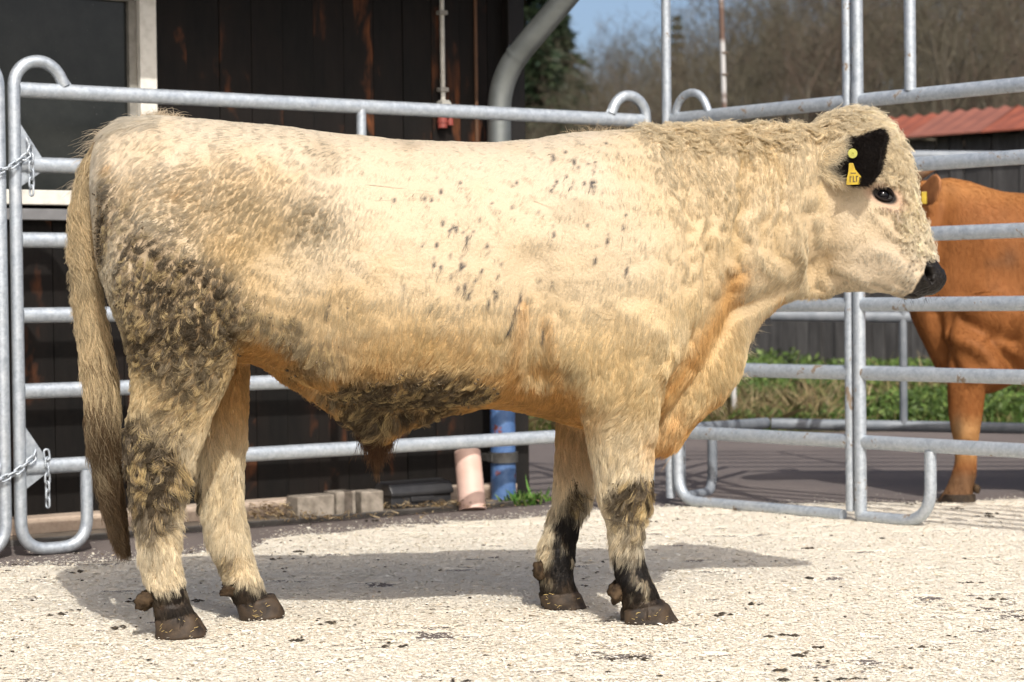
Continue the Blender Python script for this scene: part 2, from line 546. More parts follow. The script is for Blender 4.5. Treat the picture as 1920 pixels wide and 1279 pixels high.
# ------------------------------------------------------------------ trees on the hill
M_bark = simple('grey_bark', (.06, .052, .036), (.13, .112, .085), 6, .9, stretch=(1, 1, .25))
M_twig = simple('twigs', (.060, .052, .034), (.098, .085, .058), 2, .9)
M_twig2 = simple('reddish_twigs', (.075, .052, .038), (.108, .08, .058), 2, .9)
def bare_tree(seed, height, twig_n):
    r = np.random.default_rng(seed)
    tr, cr = MB(), MB()
    def limb(mb, a, dirn, length, rad, depth):
        pts = [np.array(a)]; d = np.array(dirn, dtype=float)
        steps = 4 if depth < 2 else 3
        for s in range(steps):
            d = d + r.normal(0, .10 + .05 * depth, 3) + np.array((0, 0, .07)); d /= np.linalg.norm(d)
            pts.append(pts[-1] + d * length / steps)
        mb.tube(pts, [rad * (1 - .62 * k / steps) for k in range(steps + 1)], 5 if depth < 2 else 3, up=(.3, .9, .1), cap=False)
        if depth < 3:
            for k in range((7, 5, 4)[depth]):
                t = r.uniform(.30 if depth else .28, 1.0)
                i = min(int(t * steps), steps - 1); q = pts[i] + (pts[i + 1] - pts[i]) * (t * steps - i)
                az = r.uniform(0, 6.28); sp = r.uniform(.5, 1.0)
                nd = d * .75 + np.array((math.cos(az) * sp, math.sin(az) * sp, r.uniform(-.05, .55))); nd /= np.linalg.norm(nd)
                limb(cr, q, nd, length * r.uniform(.38, .62), rad * .42 * (1 - .4 * t), depth + 1)
        if depth >= 2:
            for k in range(twig_n):
                t = r.uniform(.1, 1); i = min(int(t * steps), steps - 1); q = pts[i] + (pts[i + 1] - pts[i]) * (t * steps - i)
                az = r.uniform(0, 6.28); nd = d * .8 + np.array((math.cos(az), math.sin(az), r.uniform(-.2, .6))) * .8
                nd /= np.linalg.norm(nd); e = q + nd * r.uniform(.35, .9)
                sdv = np.cross(nd, r.normal(0, 1, 3)); sdv /= np.linalg.norm(sdv) + 1e-6; w = .011
                cr.add([q - sdv * w, q + sdv * w, e + sdv * w * .4, e - sdv * w * .4], [(0, 1, 2, 3)])
    limb(tr, (0, 0, -.4), (0, 0, 1), height, height * .014, 0)
    return tr, cr
tree_meshes = []; TREE_H = []
for k in range(6):
    tr, cr = bare_tree(100 + k, 9 + 1.2 * (k % 3), 4)
    a = tr.mesh('trunk'); b = cr.mesh('crown')
    a.materials.append(M_bark); b.materials.append((M_twig, M_twig, M_twig2)[k % 3])
    tree_meshes.append((a, b)); TREE_H.append(max(q[2] for q in cr.v + tr.v))
spots = []
def tree_spot(x, y, k, s):
    root = empty('bare_tree', (x, y, float(terrain(np.array([x]), np.array([y]))[0]) - .1), rng.uniform(0, 6.28))
    root.scale = (s, s, s * rng.uniform(.9, 1.15))
    for nme, me_ in zip(('trunk', 'crown'), tree_meshes[k]):
        c_ = bpy.data.objects.new(nme, me_); COL.objects.link(c_); c_.parent = root
    tag(root, 'bare brown leafless tree among many on the wooded hillside behind', 'tree', 'bare trees on the hillside')
SKYLINE = ([900, 1090, 1200, 1290, 1335, 1420, 1920], [100, 84, 60, 50, 8, -80, -260])
ny_ = 0
for row, (yy, n_row) in enumerate(((44, 20), (50, 26), (57, 30), (66, 34), (76, 36), (88, 38), (104, 40), (122, 38), (142, 34))):
    x0, x1 = -.012 * yy, .265 * yy
    for j in range(n_row):
        x = x0 + (x1 - x0) * (j + rng.uniform(-.1, 1.1)) / n_row
        y = yy + rng.uniform(-4, 5)
        k = int(rng.integers(0, 6)); px = CX + F_PX * x / y
        zt = float(terrain(np.array([x]), np.array([y]))[0])
        room = EYE[2] + (557 - max(np.interp(px, *SKYLINE), 165 if px < 1105 and y < 62 else -999) + rng.uniform(-34, 16)) * y / F_PX - zt       # the wood thins to low growth along its skyline
        h = min(rng.uniform(6.0, 9.0), room)
        if h < 1.6: continue
        tree_spot(x, y, k, h / TREE_H[k])
# undergrowth of thin stems between the trunks
def scrub_place(n):
    y = 25 + 110 * rng.random(n) ** 1.5; x = y * rng.uniform(-.03, .29, n)
    return np.stack([x, y, terrain(x, y) - .1], 1)
s_ = blades('hillside_scrub', 90000, scrub_place, 1.5, .006, [(.068, .058, .036), (.095, .08, .052), (.05, .043, .028), (.085, .055, .038), (.06, .062, .03)], .6)
tag(s_, kind='stuff')

M_needle = leafy('needles')
M_cbark = simple('conifer_bark', (.06, .042, .03), (.11, .08, .055), 8, .9, stretch=(1, 1, .3))
def conifer(seed, h, r0, n):
    r = np.random.default_rng(seed)
    t = r.random(n) ** .8; z = h * (.06 + .94 * t)
    whorl = np.round(z / (h * .055)) * h * .055; z = z * .45 + whorl * .55
    rad = r0 * (1 - t) ** .85 * (.82 + .18 * np.sin(z * 9)); ph = r.uniform(0, 6.283, n)
    rr = rad * np.sqrt(r.random(n)) * (.75 + .35 * vnoise(np.stack([np.cos(ph) * 2, np.sin(ph) * 2, z * .9], 1), 1.0, seed))
    pos = np.stack([np.cos(ph) * rr, np.sin(ph) * rr, z - rr * .28], 1)
    out = unit(np.stack([np.cos(ph), np.sin(ph), -.35 + .3 * r.standard_normal(n)], 1) + .3 * r.standard_normal((n, 3)))
    sd = unit(np.cross(out, r.standard_normal((n, 3)) + np.array((0, 0, 1.5))))
    L_ = (.26 * np.exp(.3 * r.standard_normal(n)))[:, None]
    V = np.stack([pos, pos + out * L_ * .5 + sd * .065, pos + out * L_, pos + out * L_ * .5 - sd * .065], 1).reshape(-1, 3)
    me = mesh_from_arrays('foliage', V, np.arange(n * 4).reshape(-1, 4), 4)
    cols = np.array([(.034, .056, .030), (.046, .070, .034), (.028, .046, .028), (.055, .075, .038)])[r.integers(0, 4, n)] * r.uniform(.6, 1.3, (n, 1))
    set_col(me, np.repeat(cols, 4, 0)); me.materials.append(M_needle)
    tm = MB(); tm.tube([(0, 0, -.5), (0, 0, h * .5), (0, 0, h * .97)], [h * .016, h * .010, .01], 7)
    a = tm.mesh('trunk'); a.materials.append(M_cbark)
    return a, me
def conifer_at(px, depth, top_y, r0, n, label):
    x = at(px, 300, depth)[0]; z0 = float(terrain(np.array([x]), np.array([depth]))[0])
    top = at(px, top_y, depth)[2]
    a, b = conifer(int(px), top - z0, r0, n)
    root = empty('conifer', (x, depth, z0))
    for nme, me_ in (('trunk', a), ('foliage', b)):
        c_ = bpy.data.objects.new(nme, me_); COL.objects.link(c_); c_.parent = root
    tag(root, label, 'tree', 'conifers at the wood edge')
conifer_at(985, 64, -160, 3.6, 16000, 'dark conifer rising tallest just right of the drainpipe bend')
conifer_at(1046, 68, 2, 2.9, 12000, 'dark conifer standing against open sky at the left end of the wood')
conifer_at(1010, 62, 60, 3.0, 10000, 'lower bushy conifer in front of the two tall ones')
conifer_at(1272, 118, 30, 1.5, 2500, 'small distant conifer poking over the bare hilltop wood')

# ------------------------------------------------------------------ barn
WALL_K = np.array((.01, 9.08)); WALL_D = np.array((-.823, -.568)); WALL_N = np.array((.568, -.823))   # corner, along the wall to the left, outward
def wall_pt(s, out, z):
    q = WALL_K + WALL_D * s + WALL_N * out
    return (q[0], q[1], z)
WROT = Matrix.Rotation(math.atan2(-WALL_D[1], -WALL_D[0]), 3, 'Z')
barn = empty('barn', wall_pt(0, 0, 0), math.atan2(-WALL_D[1], -WALL_D[0]))
tag(barn, 'black stained timber barn with white framed window behind the left railing', 'barn')
BINV = (Matrix.Translation(Vector(wall_pt(0, 0, 0))) @ Matrix.Rotation(math.atan2(-WALL_D[1], -WALL_D[0]), 4, 'Z')).inverted()
def bl(s, out, z):
    """barn frame: x runs to the right along the wall (so -s), y into the building (so -out)"""
    return (-s, -out, z)
M_plank, nt, p = new_mat('black_stained_board')
v = coords(nt, (1, 1, .16), True); v2 = coords(nt, (1, 1, .5), True)
g = noise(nt, v, 38, 6, .65); f2 = noise(nt, v2, 2.6, 5, .6, .3); f3 = noise(nt, v, 14, 4, .6)
c = ramp(nt, g, [(.3, (.0025, .0022, .002)), (.7, (.0068, .0058, .005))])
c = mix(nt, ramp(nt, f2, [(.42, 0.0), (.60, .55)]), c, (.013, .0085, .0065))
wm = node(nt, 'ShaderNodeMath', operation='MULTIPLY'); nt.links.new(ramp(nt, f2, [(.545, 0.0), (.65, 1.0)]), wm.inputs[0]); nt.links.new(ramp(nt, f3, [(.45, 0.0), (.58, 1.0)]), wm.inputs[1])
c = mix(nt, wm.outputs[0], c, (.15, .05, .017))
c = mix(nt, ramp(nt, g, [(.70, 0.0), (.80, .5)]), c, (.045, .037, .032))
nt.links.new(c, p.inputs['Base Color']); p.inputs['Roughness'].default_value = .7; p.inputs['Specular IOR Level'].default_value = .2
bump(nt, p, g, .5, .004)
PW = .142; BOARD_TOP = 2.62
def plank_mesh(w, z0, z1, d=.024):
    m_ = MB(); m_.box((0, 0, (z0 + z1) / 2), (w - .003, d, z1 - z0)); me_ = m_.mesh('board'); me_.materials.append(M_plank); return me_
full = plank_mesh(PW, .07, BOARD_TOP); below = plank_mesh(PW, .07, 1.19)
# window opening
s_win0 = 1.705; s_win1 = 3.05; zw0, zw1 = 1.275, 2.06
k = 0; s_ = PW / 2
while s_ < 4.2:
    inside = s_win0 - .03 < s_ < s_win1 + .03
    o = bpy.data.objects.new('board', below if inside else full); COL.objects.link(o); o.parent = barn
    o.location = (-s_, -.012 + rng.uniform(-.003, .003), 0); o.rotation_euler = (0, 0, rng.uniform(-.02, .02))
    s_ += PW
M_dark = simple('barn_interior', (.006, .006, .006), rough=.9)
mb = MB(); mb.box((-2.1, .10, 1.3), (4.2, .15, 2.6)); mb.build('inner_wall', M_dark, barn, False)
M_black = simple('black_timber', (.005, .0045, .004), (.013, .010, .008), 14, .65, 0, .4, .004, (1, 1, .2))
mb = MB(); mb.box((-.02, -.03, 1.31), (.085, .085, 2.62)); mb.build('corner_post', M_black, barn, False, .004)
mb = MB(); mb.box((-.0, 1.8, 1.31), (.05, 3.5, 2.62)); mb.build('gable_wall', M_black, barn, False)
M_white = simple('white_paint', (.70, .68, .62), (.52, .50, .44), 30, .5, 0, .15, .002, lo=.45, hi=.8)
M_grey = simple('grey_paint', (.20, .20, .205), (.15, .15, .155), 12, .6)
M_sash = simple('weathered_sash', (.26, .25, .22), (.16, .15, .13), 20, .7)
win = MB(); win.box((-s_win0 - .035, -.032, (zw0 + zw1) / 2), (.07, .055, zw1 - zw0 + .10)); win.box((-s_win1 + .035, -.032, (zw0 + zw1) / 2), (.07, .055, zw1 - zw0 + .10))
win.box((-(s_win0 + s_win1) / 2, -.03, zw1 + .02), (s_win1 - s_win0 - .14, .05, .06))
wf = win.build('window_frame', M_white, barn, False, .003)
mb = MB(); mb.box((-(s_win0 + s_win1) / 2, -.045, zw0 - .015), (s_win1 - s_win0, .08, .055)); mb.build('window_sill', M_white, wf, False, .004)
mb = MB(); mb.box((-(s_win0 + s_win1) / 2, -.040, zw0 - .078), (s_win1 - s_win0, .07, .042)); mb.build('drip_board', M_grey, wf, False, .003)
mb = MB(); mb.box((-s_win0 - .088, -.018, (zw0 + zw1) / 2), (.032, .03, zw1 - zw0 - .06)); mb.box((-(s_win0 + s_win1) / 2, -.018, zw1 - .022), (s_win1 - s_win0 - .2, .03, .03)); mb.build('sash', M_sash, wf, False, .002)
M_pane, nt, p = new_mat('window_glass')
v = coords(nt); f = noise(nt, v, 5, 6, .7); f2 = noise(nt, v, 120, 2)
nt.links.new(mix(nt, ramp(nt, f2, [(.70, 0.0), (.76, .25)]), ramp(nt, f, [(.3, (.010, .012, .0115)), (.75, (.026, .028, .026))]), (.3, .3, .28)), p.inputs['Base Color'])
p.inputs['Roughness'].default_value = .22; p.inputs['Specular IOR Level'].default_value = .35
mb = MB(); mb.box((-(s_win0 + s_win1) / 2, -.006, (zw0 + zw1) / 2), (s_win1 - s_win0 - .1, .006, zw1 - zw0)); mb.build('pane', M_pane, wf, False)
# eaves above the picture, which throw the shade along the top of the wall
M_roofing = simple('eave_boards', (.05, .042, .036), (.08, .068, .055), 9, .8)
mb = MB(); mb.add([(-4.4, -.705, 2.435), (.28, -.705, 2.435), (.28, 3.4, 4.2), (-4.4, 3.4, 4.2), (-4.4, -.705, 2.50), (.28, -.705, 2.50), (.28, 3.4, 4.26), (-4.4, 3.4, 4.26)], [(0, 1, 2, 3), (7, 6, 5, 4), (0, 4, 5, 1), (1, 5, 6, 2), (2, 6, 7, 3), (3, 7, 4, 0)])
mb.build('roof', M_roofing, barn, False)
M_zinc = simple('zinc_pipe', (.27, .29, .285), (.17, .185, .18), 7, .5, .75, .1, .002, lo=.3, hi=.75)
mb = MB()
ring_ = lambda q: [(-4.4, -.70 + .06 * math.cos(q), 2.44 + .06 * math.sin(q)), (.3, -.70 + .06 * math.cos(q), 2.44 + .06 * math.sin(q))]
gut = [ring_(math.pi + math.pi * j / 8) for j in range(9)]
mb.add([q for r_ in gut for q in r_], [(2 * j, 2 * j + 1, 2 * j + 3, 2 * j + 2) for j in range(8)])
g_ = mb.build('gutter', M_zinc, barn, True); so = g_.modifiers.new('s', 'SOLIDIFY'); so.thickness = .004
# drainpipe: down from the gutter, bent back to the wall
dp = Matrix(BINV) @ Vector(tuple(at(936, 250, 8.83)))
px_, py_ = dp.x, dp.y
mb = MB()
path = fillet([(px_ + .24, -.70, 2.38), (px_ + .24, -.70, 2.34), (px_, py_, 1.80), (px_, py_, .88)], [.05, .16], 8)
mb.tube(path, .0505, 20)
dpo = mb.build('drainpipe', M_zinc, barn, True, 0, 60)
mb = MB(); mb.tube([(px_, py_, 1.614), (px_, py_, 1.626)], .0525, 20); mb.build('pipe_seam', M_zinc, dpo, True, 0, 40)
mb = MB()
a_, b_ = Vector((px_, py_, 1.80)), Vector((px_ + .24, -.70, 2.34)); dd_ = (b_ - a_).normalized()
mb.tube([a_ + dd_ * .12, a_ + dd_ * .135], .0535, 20)
mb.build('pipe_seam', M_zinc, dpo, True, 0, 40)
M_blue, nt, p = new_mat('flaking_blue_paint')
v = coords(nt)
f = noise(nt, v, 11, 5, .65); f2 = noise(nt, v, 40, 4)
c = ramp(nt, f2, [(.3, (.05, .115, .28)), (.7, (.10, .185, .37))])
c = mix(nt, ramp(nt, f, [(.585, 0.0), (.61, 1.0)]), c, (.20, .055, .035))
nt.links.new(c, p.inputs['Base Color']); p.inputs['Roughness'].default_value = .5; bump(nt, p, f, .3, .003)
mb = MB(); mb.tube([(px_, py_, -.02), (px_, py_, .90)], .0535, 22); mb.tube([(px_, py_, .86), (px_, py_, .92)], .059, 22); sp_ = mb.build('standpipe', M_blue, barn, True, 0, 50)
M_iron = simple('dull_iron', (.11, .11, .105), (.06, .055, .05), 22, .6, .5)
zc = .86 - (857 - 561) * 8.83 / 3900
mb = MB(); mb.tube([(px_, py_, zc - .022), (px_, py_, zc + .022)], .064, 22); mb.box((px_ - .055, py_ + .03, zc), (.03, .09, .03)); mb.build('pipe_clamp', M_iron, sp_, True, 0, 40)
# white conduit with clamp, grey hood and red plug
cp_ = Matrix(BINV) @ Vector(tuple(at(820, 150, 8.86))); cxq = cp_.x
M_wpvc = simple('white_conduit', (.60, .59, .54), (.44, .42, .37), 25, .5)
M_hood = simple('grey_hood', (.34, .33, .30), (.26, .25, .22), 18, .6)
M_plug = simple('red_plug', (.30, .07, .055), (.20, .045, .035), 18, .45)
zt = .86 + (561 - 190) * 8.88 / 3900
mb = MB(); mb.tube([(cxq, -.045, zt - .02), (cxq, -.045, 2.6)], .0105, 10); cdo = mb.build('cable_conduit', M_wpvc, barn, True, 0, 50)
for zz_ in (zt + .045, zt + .37):
    mb = MB(); mb.box((cxq, -.045, zz_), (.040, .034, .018)); mb.build('conduit_clip', M_hood, cdo, False, .003)
mb = MB(); rings = []
for wz, w_, d_ in ((0, .034, .034), (-.01, .044, .05), (-.05, .062, .07), (-.058, .06, .066)):
    rings.append([(cxq + sx * w_ / 2, -.05 + sy * d_ / 2, zt + wz) for sx, sy in ((-1, -1), (1, -1), (1, 1), (-1, 1))])
mb.loft(rings); hd = mb.build('socket_hood', M_hood, barn, False, .003)
mb = MB(); mb.tube([(cxq - .008, -.05, zt - .058), (cxq - .008, -.052, zt - .118)], .021, 14); mb.tube([(cxq + .03, -.05, zt - .058), (cxq + .03, -.052, zt - .105)], .014, 12); mb.tube([(cxq - .008, -.052, zt - .086), (cxq - .008, -.052, zt - .096)], .024, 14)
mb.build('plug', M_plug, hd, True, 0, 40)
M_rope = simple('rusty_rod', (.13, .065, .035), (.09, .05, .03), 20, .8)
rx = (Matrix(BINV) @ Vector(tuple(at(889, 200, 8.95)))).x
mb = MB(); mb.tube([(rx, -.034, 1.2), (rx, -.034, 2.6)], .008, 8); mb.build('lightning_rod', M_rope, barn, True)
# plinth, dirt strip
M_conc, nt, p = new_mat('rendered_plinth')
v = coords(nt); f = noise(nt, v, 7, 6, .65); f2 = noise(nt, v, 60, 4)
c = ramp(nt, f, [(.3, (.36, .275, .21)), (.7, (.56, .455, .36))]); c = mix(nt, ramp(nt, f2, [(.5, 0.0), (.8, .4)]), c, (.18, .14, .11))
nt.links.new(c, p.inputs['Base Color']); p.inputs['Roughness'].default_value = .9; bump(nt, p, f2, .4, .004)
mb = MB(); mb.box((-2.23, -.02, .02), (4.3, .22, .10)); mb.build('plinth', M_conc, barn, False, .008)
M_dirt = simple('packed_dirt', (.085, .068, .052), (.19, .155, .12), 9, .95, 0, .6, .01, detail=8)
mb = MB(); q = [(-4.3, -.36), (.02, -.26), (.05, .02), (-4.3, .02)]
mb.loft([[(x, y, -.01) for x, y in q], [(x, y, .012) for x, y in q]])
o = mb.build('dirt_strip', M_dirt, None, False); o.matrix_world = BINV.inverted(); tag(o, kind='structure')
# kerb edge
mb = MB(); mb.box((-2.2, -.345, .004), (4.2, .035, .03), Matrix.Rotation(.0, 3, 'Z')); o = mb.build('kerb', simple('dark_kerb', (.06, .055, .05), (.12, .11, .10), 14, .85), None, False, .005); o.matrix_world = BINV.inverted(); tag(o, kind='structure')

# things along the foot of the barn
M_block = simple('weathered_block', (.17, .145, .115), (.33, .285, .235), 22, .92, 0, .5, .006)
def block(px, py, depth, size, rz, label):
    p0 = at(px, py, depth)
    mb = MB(); mb.box((0, 0, size[2] / 2), size)
    o = mb.build('paving_block', M_block, None, False, .006); o.location = (p0[0], p0[1], .010); o.rotation_euler = (0, 0, rz)
    tag(o, label, 'block', 'stone blocks by the barn wall')
block(582, 960, 8.19, (.165, .10, .088), .60, 'paler stone block lying leftmost by the barn plinth')
block(637, 955, 8.27, (.092, .10, .096), .66, 'middle stone block between the pale block and its neighbour')
block(688, 950, 8.335, (.10, .10, .090), .56, 'stone block touching the black plastic bait box')
M_bait = simple('black_plastic', (.022, .022, .024), (.032, .032, .034), 30, .42, spec=.5)
bx = empty('bait_box', tuple(at(776, 940, 8.56)[:2]) + (.012,), .60)
tag(bx, 'long black plastic bait box with hinged lid at the barn foot', 'bait box')
mb = MB(); prof = [(-.062, 0), (.06, 0), (.06, .05), (.052, .058), (-.058, .058)]
mb.loft([[(sx, y, z) for y, z in prof] for sx in (-.145, .145)]); mb.build('box_base', M_bait, bx, False, .004)
mb = MB(); prof = [(-.072, .050), (-.074, .066), (-.050, .100), (.03, .108), (.062, .085), (.064, .052)]
mb.loft([[(sx, y, z) for y, z in prof] for sx in (-.150, .150)]); lid = mb.build('box_lid', M_bait, bx, False, .005)
mb = MB(); mb.box((0, -.066, .035), (.11, .012, .02)); mb.build('latch', M_bait, bx, False, .003)
M_pink = simple('pink_clay_pipe', (.56, .37, .30), (.64, .45, .38), 10, .55, 0, .1, .002)
pp0, pp1 = at(886, 957, 8.48), at(876, 846, 8.56)
mb = MB()
d_ = Vector(pp1 - pp0); L_ = d_.length; ax_ = d_.normalized(); r0 = .056
rings = []
for tt_, rr in ((0, r0), (.02, r0), (.985, r0 * .97), (1.0, r0 * .94), (1.0, r0 * .82), (.5, r0 * .82)):
    c0 = Vector(pp0) + d_ * tt_; a_ = Vector((1, 0, 0)); a_ = (a_ - ax_ * a_.dot(ax_)).normalized(); b_ = ax_.cross(a_)
    rings.append([c0 + a_ * rr * math.cos(2 * math.pi * j / 24) + b_ * rr * math.sin(2 * math.pi * j / 24) for j in range(24)])
mb.loft(rings); tag(mb.build('clay_pipe', M_pink, None, True, 0, 40), 'short pink pipe stub leaning beside the blue standpipe', 'pipe')
def straw_place(n):
    out = []
    for (px, py, dpt, sx, sy) in ((515, 962, 8.15, .07, .04), (700, 965, 8.45, .05, .03), (800, 955, 8.45, .16, .03), (560, 985, 8.05, .2, .04)):
        q = at(px, py, dpt); m = n // 4
        out.append(np.stack([q[0] + rng.normal(0, sx, m), q[1] + rng.normal(0, sy, m) , np.abs(rng.normal(0, .012, m)) + .015 + (.04 * rng.random(m) if px == 515 else 0)], 1))
    return np.concatenate(out)
o = blades('straw_litter', 900, straw_place, .022, .002, [(.34, .24, .12), (.22, .15, .08), (.46, .36, .22)], 2.0); tag(o, kind='stuff')
def weed(px, py, depth, n, h, label):
    q = on_ground(px, py)
    def pl(n): 
        return np.stack([q[0] + rng.normal(0, .035, n), q[1] + rng.normal(0, .03, n), np.full(n, 0.0)], 1)
    o = blades('weed', n, pl, h, .006, [(.07, .17, .025), (.10, .22, .04), (.13, .20, .05)], .7); o.name = 'weed'
    tag(o, label, 'weed', 'weeds by the barn corner')
weed(978, 946, 8.7, 110, .055, 'small green weed tuft at the foot of the blue standpipe')
weed(1010, 940, 8.8, 40, .04, 'low sparse weed right of the green tuft by the bull foreleg')

# ------------------------------------------------------------------ tubular steel pens
M_galv = galvanised('galvanised_steel')
M_galvd = galvanised('galvanised_dirty', 1.0)
M_dull = simple('shade_dulled_steel', (.17, .19, .215), (.25, .27, .295), 14, .62, .25)  # duller steel: shade on the rear panels put into their colour
RZ = [.305, .565, .824, 1.081, 1.338, 1.592]
def panel(name, p0, p1, label, mat, r_post=.0215, z_off=(0, 0), foot0=.24, foot1=.24, arch0=True, arch1=True, mids=(.5,), post0=True, post1=True, top=1.60, rails=RZ, rr=.0265):
    """a railing panel from p0 to p1 (ground points): end posts with bent feet and looped tops, oval rails"""
    a, b = Vector((p0[0], p0[1], z_off[0])), Vector((p1[0], p1[1], z_off[1]))
    d = b - a; L = d.length; d = d / L
    root = empty(name, a); up = Vector((0, 0, 1))
    tag(root, label, 'fence panel', 'tubular steel pen panels')
    def P(s, z): return d * s + up * z
    for z in rails:
        mb = MB(); s0 = .0 if post0 else .02; 
        mb.tube([P(s0 + .018, z), P(L / 2, z), P(L - .018, z)], rr, 14, flat=.72, up=(0, 0, 1)); mb.build('rail', mat, root, True, 0, 60)
    for on, s, sg, ft, ar in ((post0, 0, 1, foot0, arch0), (post1, L, -1, foot1, arch1)):
        if not on: continue
        pts = []
        if ft:
            pts += [P(s + sg * ft, rails[0] - .02), P(s + sg * ft, r_post), P(s, r_post)]
        else: pts += [P(s, .0)]
        rads = [.10, .10] if ft else []
        if ar:
            pts += [P(s, top + .005)] + [P(s + sg * .088 * (1 - math.cos(q)), top + .005 + .088 * math.sin(q)) for q in (.3, .6, .9, 1.2, 1.5708, 1.9, 2.25, 2.6)] + [P(s + sg * .182, top + .012)]
            rads += [.02] * 9
        else: pts += [P(s, top + .02)]
        mb = MB(); mb.tube(fillet(pts, rads, 8) if len(pts) > 2 else pts, r_post, 14, up=(.3, .3, .9)); mb.build('post', mat, root, True, 0, 60)
        if ar:
            mb = MB(); n_ = Vector((-d.y, d.x, 0)) * .004
            q = [P(s + sg * .125, top + .092), P(s + sg * .152, top + .086), P(s + sg * .182, top + .055), P(s + sg * .215, top + .008), P(s + sg * .165, top + .008), P(s + sg * .155, top + .05)]
            mb.loft([[v_ + n_ for v_ in q], [v_ - n_ for v_ in q]]); mb.build('arch_plate', mat, root, False, .002)
    for t in mids:
        mb = MB(); mb.tube([P(L * t, rails[0]), P(L * t, rails[-1] - .01)], .019, 10); mb.build('upright', mat, root, True, 0, 60)
    return root, P, L, d

LP0, LP1 = (-1.682, 7.08), (.565, 8.63)
left, LPf, LL, Ld = panel('railing_panel', LP0, LP1, 'long galvanised railing panel behind the bull in front of the barn', M_galv, mids=(.50,))
far_left = (LP0[0] - .822 * 2.7 - .035, LP0[1] - .567 * 2.7 - .024)
outer, OPf, OL, Od = panel('railing_panel', far_left, (LP0[0] - .045, LP0[1] - .031), 'galvanised railing panel cut off by the left picture edge', M_galv, mids=(.5,))
# latch plates with chains at the joint of the two
def latch(z):
    mb = MB(); n_ = Vector((-Ld.y, Ld.x, 0)) * .003
    q = [LPf(.02, z + .14), LPf(.10, z + .02), LPf(.10, z - .02), LPf(.02, z - .075), LPf(.02, z + .02)]
    mb.loft([[v_ + n_ for v_ in q], [v_ - n_ for v_ in q]]); mb.build('latch_plate', M_galv, left, False, .0015)
latch(1.338); latch(.305)
M_chain = galvanised('chain_steel')
lk = MB()
lkp = []
for j in range(20):
    q = 2 * math.pi * j / 20
    lkp.append((.0095 * math.cos(q), 0, .0095 * math.sin(q) + (.0085 if math.sin(q) >= 0 else -.0085)))
lk.tube(lkp, .0036, 8, closed=True, up=(0, 1, 0)); link_me = lk.mesh('link'); link_me.materials.append(M_chain); link_me.polygons.foreach_set('use_smooth', [True] * len(link_me.polygons))
def chain(path, label):
    """links hung along a path of points"""
    path = [Vector(q) for q in path]
    seg = [(path[k + 1] - path[k]).length for k in range(len(path) - 1)]; tot = sum(seg); step = .0275
    root = empty('chain', path[0]); tag(root, label, 'chain', 'latch chains')
    n_ = int(tot / step)
    for j in range(n_):
        t = (j + .5) * step; k = 0
        while k < len(seg) - 1 and t > seg[k]: t -= seg[k]; k += 1
        q = path[k] + (path[k + 1] - path[k]) * (t / seg[k]); dr = (path[k + 1] - path[k]).normalized()
        o = bpy.data.objects.new('link', link_me); COL.objects.link(o); o.parent = root
        o.location = q - path[0]
        o.rotation_euler = (dr.to_track_quat('Z', 'Y') @ Matrix.Rotation((j % 2) * math.pi / 2 + rng.uniform(-.3, .3) + .6, 3, 'Z').to_quaternion()).to_euler()
LA = Vector((LP0[0], LP0[1], 0))
nf = Vector((Ld.y, -Ld.x, 0))
def lpw(s, z, out=0.0): return LA + LPf(s, z) + nf * out
chain([lpw(.038, 1.425, .018), lpw(.05, 1.395, .02), lpw(.05, 1.22, .02)], 'upper hanging chain end below the latch plate of the left panel')
chain([lpw(.045, 1.40, .022), lpw(.03, 1.365, .028), lpw(-.03, 1.325, .034), lpw(-.10, 1.30, .034), lpw(-.17, 1.31, .01)], 'upper chain looped round the two posts at the left edge')
chain([lpw(.088, .36, .018), lpw(.09, .335, .02), lpw(.09, .145, .02)], 'lower hanging chain end near the foot of the left panel')
chain([lpw(.05, .365, .02), lpw(.035, .335, .028), lpw(-.03, .29, .034), lpw(-.10, .262, .034), lpw(-.17, .27, .01)], 'lower chain looped round the two posts at the left edge')

# right side: walk-through gate frame and the next panel, running towards the camera
GC = np.array((.650, 8.600)); GD = np.array((.666, -.746))
def gp(s): return tuple(GC + GD * s)
def s_at(px):  # where the fence line crosses an image column
    lo, hi = 0.0, 3.0
    for _ in range(40):
        m_ = (lo + hi) / 2; q = GC + GD * m_
        c_ = (np.array((q[0], q[1], .86)) - EYE) @ R3
        if CX + F_PX * c_[0] / -c_[2] < px: lo = m_
        else: hi = m_
    return lo
s_joint = s_at(1597)
gate = empty('gate_frame', (*gp(0), 0)); tag(gate, 'tall galvanised gate frame with ground bar behind the bull head', 'gate', 'tubular steel pen panels')
gd = Vector((GD[0], GD[1], 0)); 
def GP(s, z): return gd * s + Vector((0, 0, z))
foot_end = s_at(1742)
for k, z in enumerate(RZ):
    mb = MB(); mb.tube([GP(.032, z), GP(s_joint - .02, z)], .0265, 14, flat=.72); mb.build('rail', M_galvd, gate, True, 0, 60)
TOPZ = 2.24
mb = MB(); mb.tube(fillet([GP(.0, .03), GP(0, TOPZ), GP(s_joint - .012, TOPZ), GP(s_joint - .012, .04)], [.16, .16], 8), .0195, 14, up=(.3, .3, .9)); mb.build('hoop_post', M_galvd, gate, True, 0, 60)
mb = MB(); mb.tube(fillet([GP(.045, RZ[0]), GP(.045, .022), GP(s_joint - .05, .022)], [.11], 8), .0225, 14, up=(.3, .3, .9)); mb.build('ground_bar', M_galvd, gate, True, 0, 60)
mb = MB(); mb.tube([GP(.05, 1.58)] + [GP(.05 + .088 * (1 - math.cos(q)), 1.605 + .088 * math.sin(q)) for q in np.linspace(0, 2.75, 12)] + [GP(.236, 1.605)], .016, 12, up=(.3, .3, .9)); mb.build('arch', M_galvd, gate, True, 0, 60)
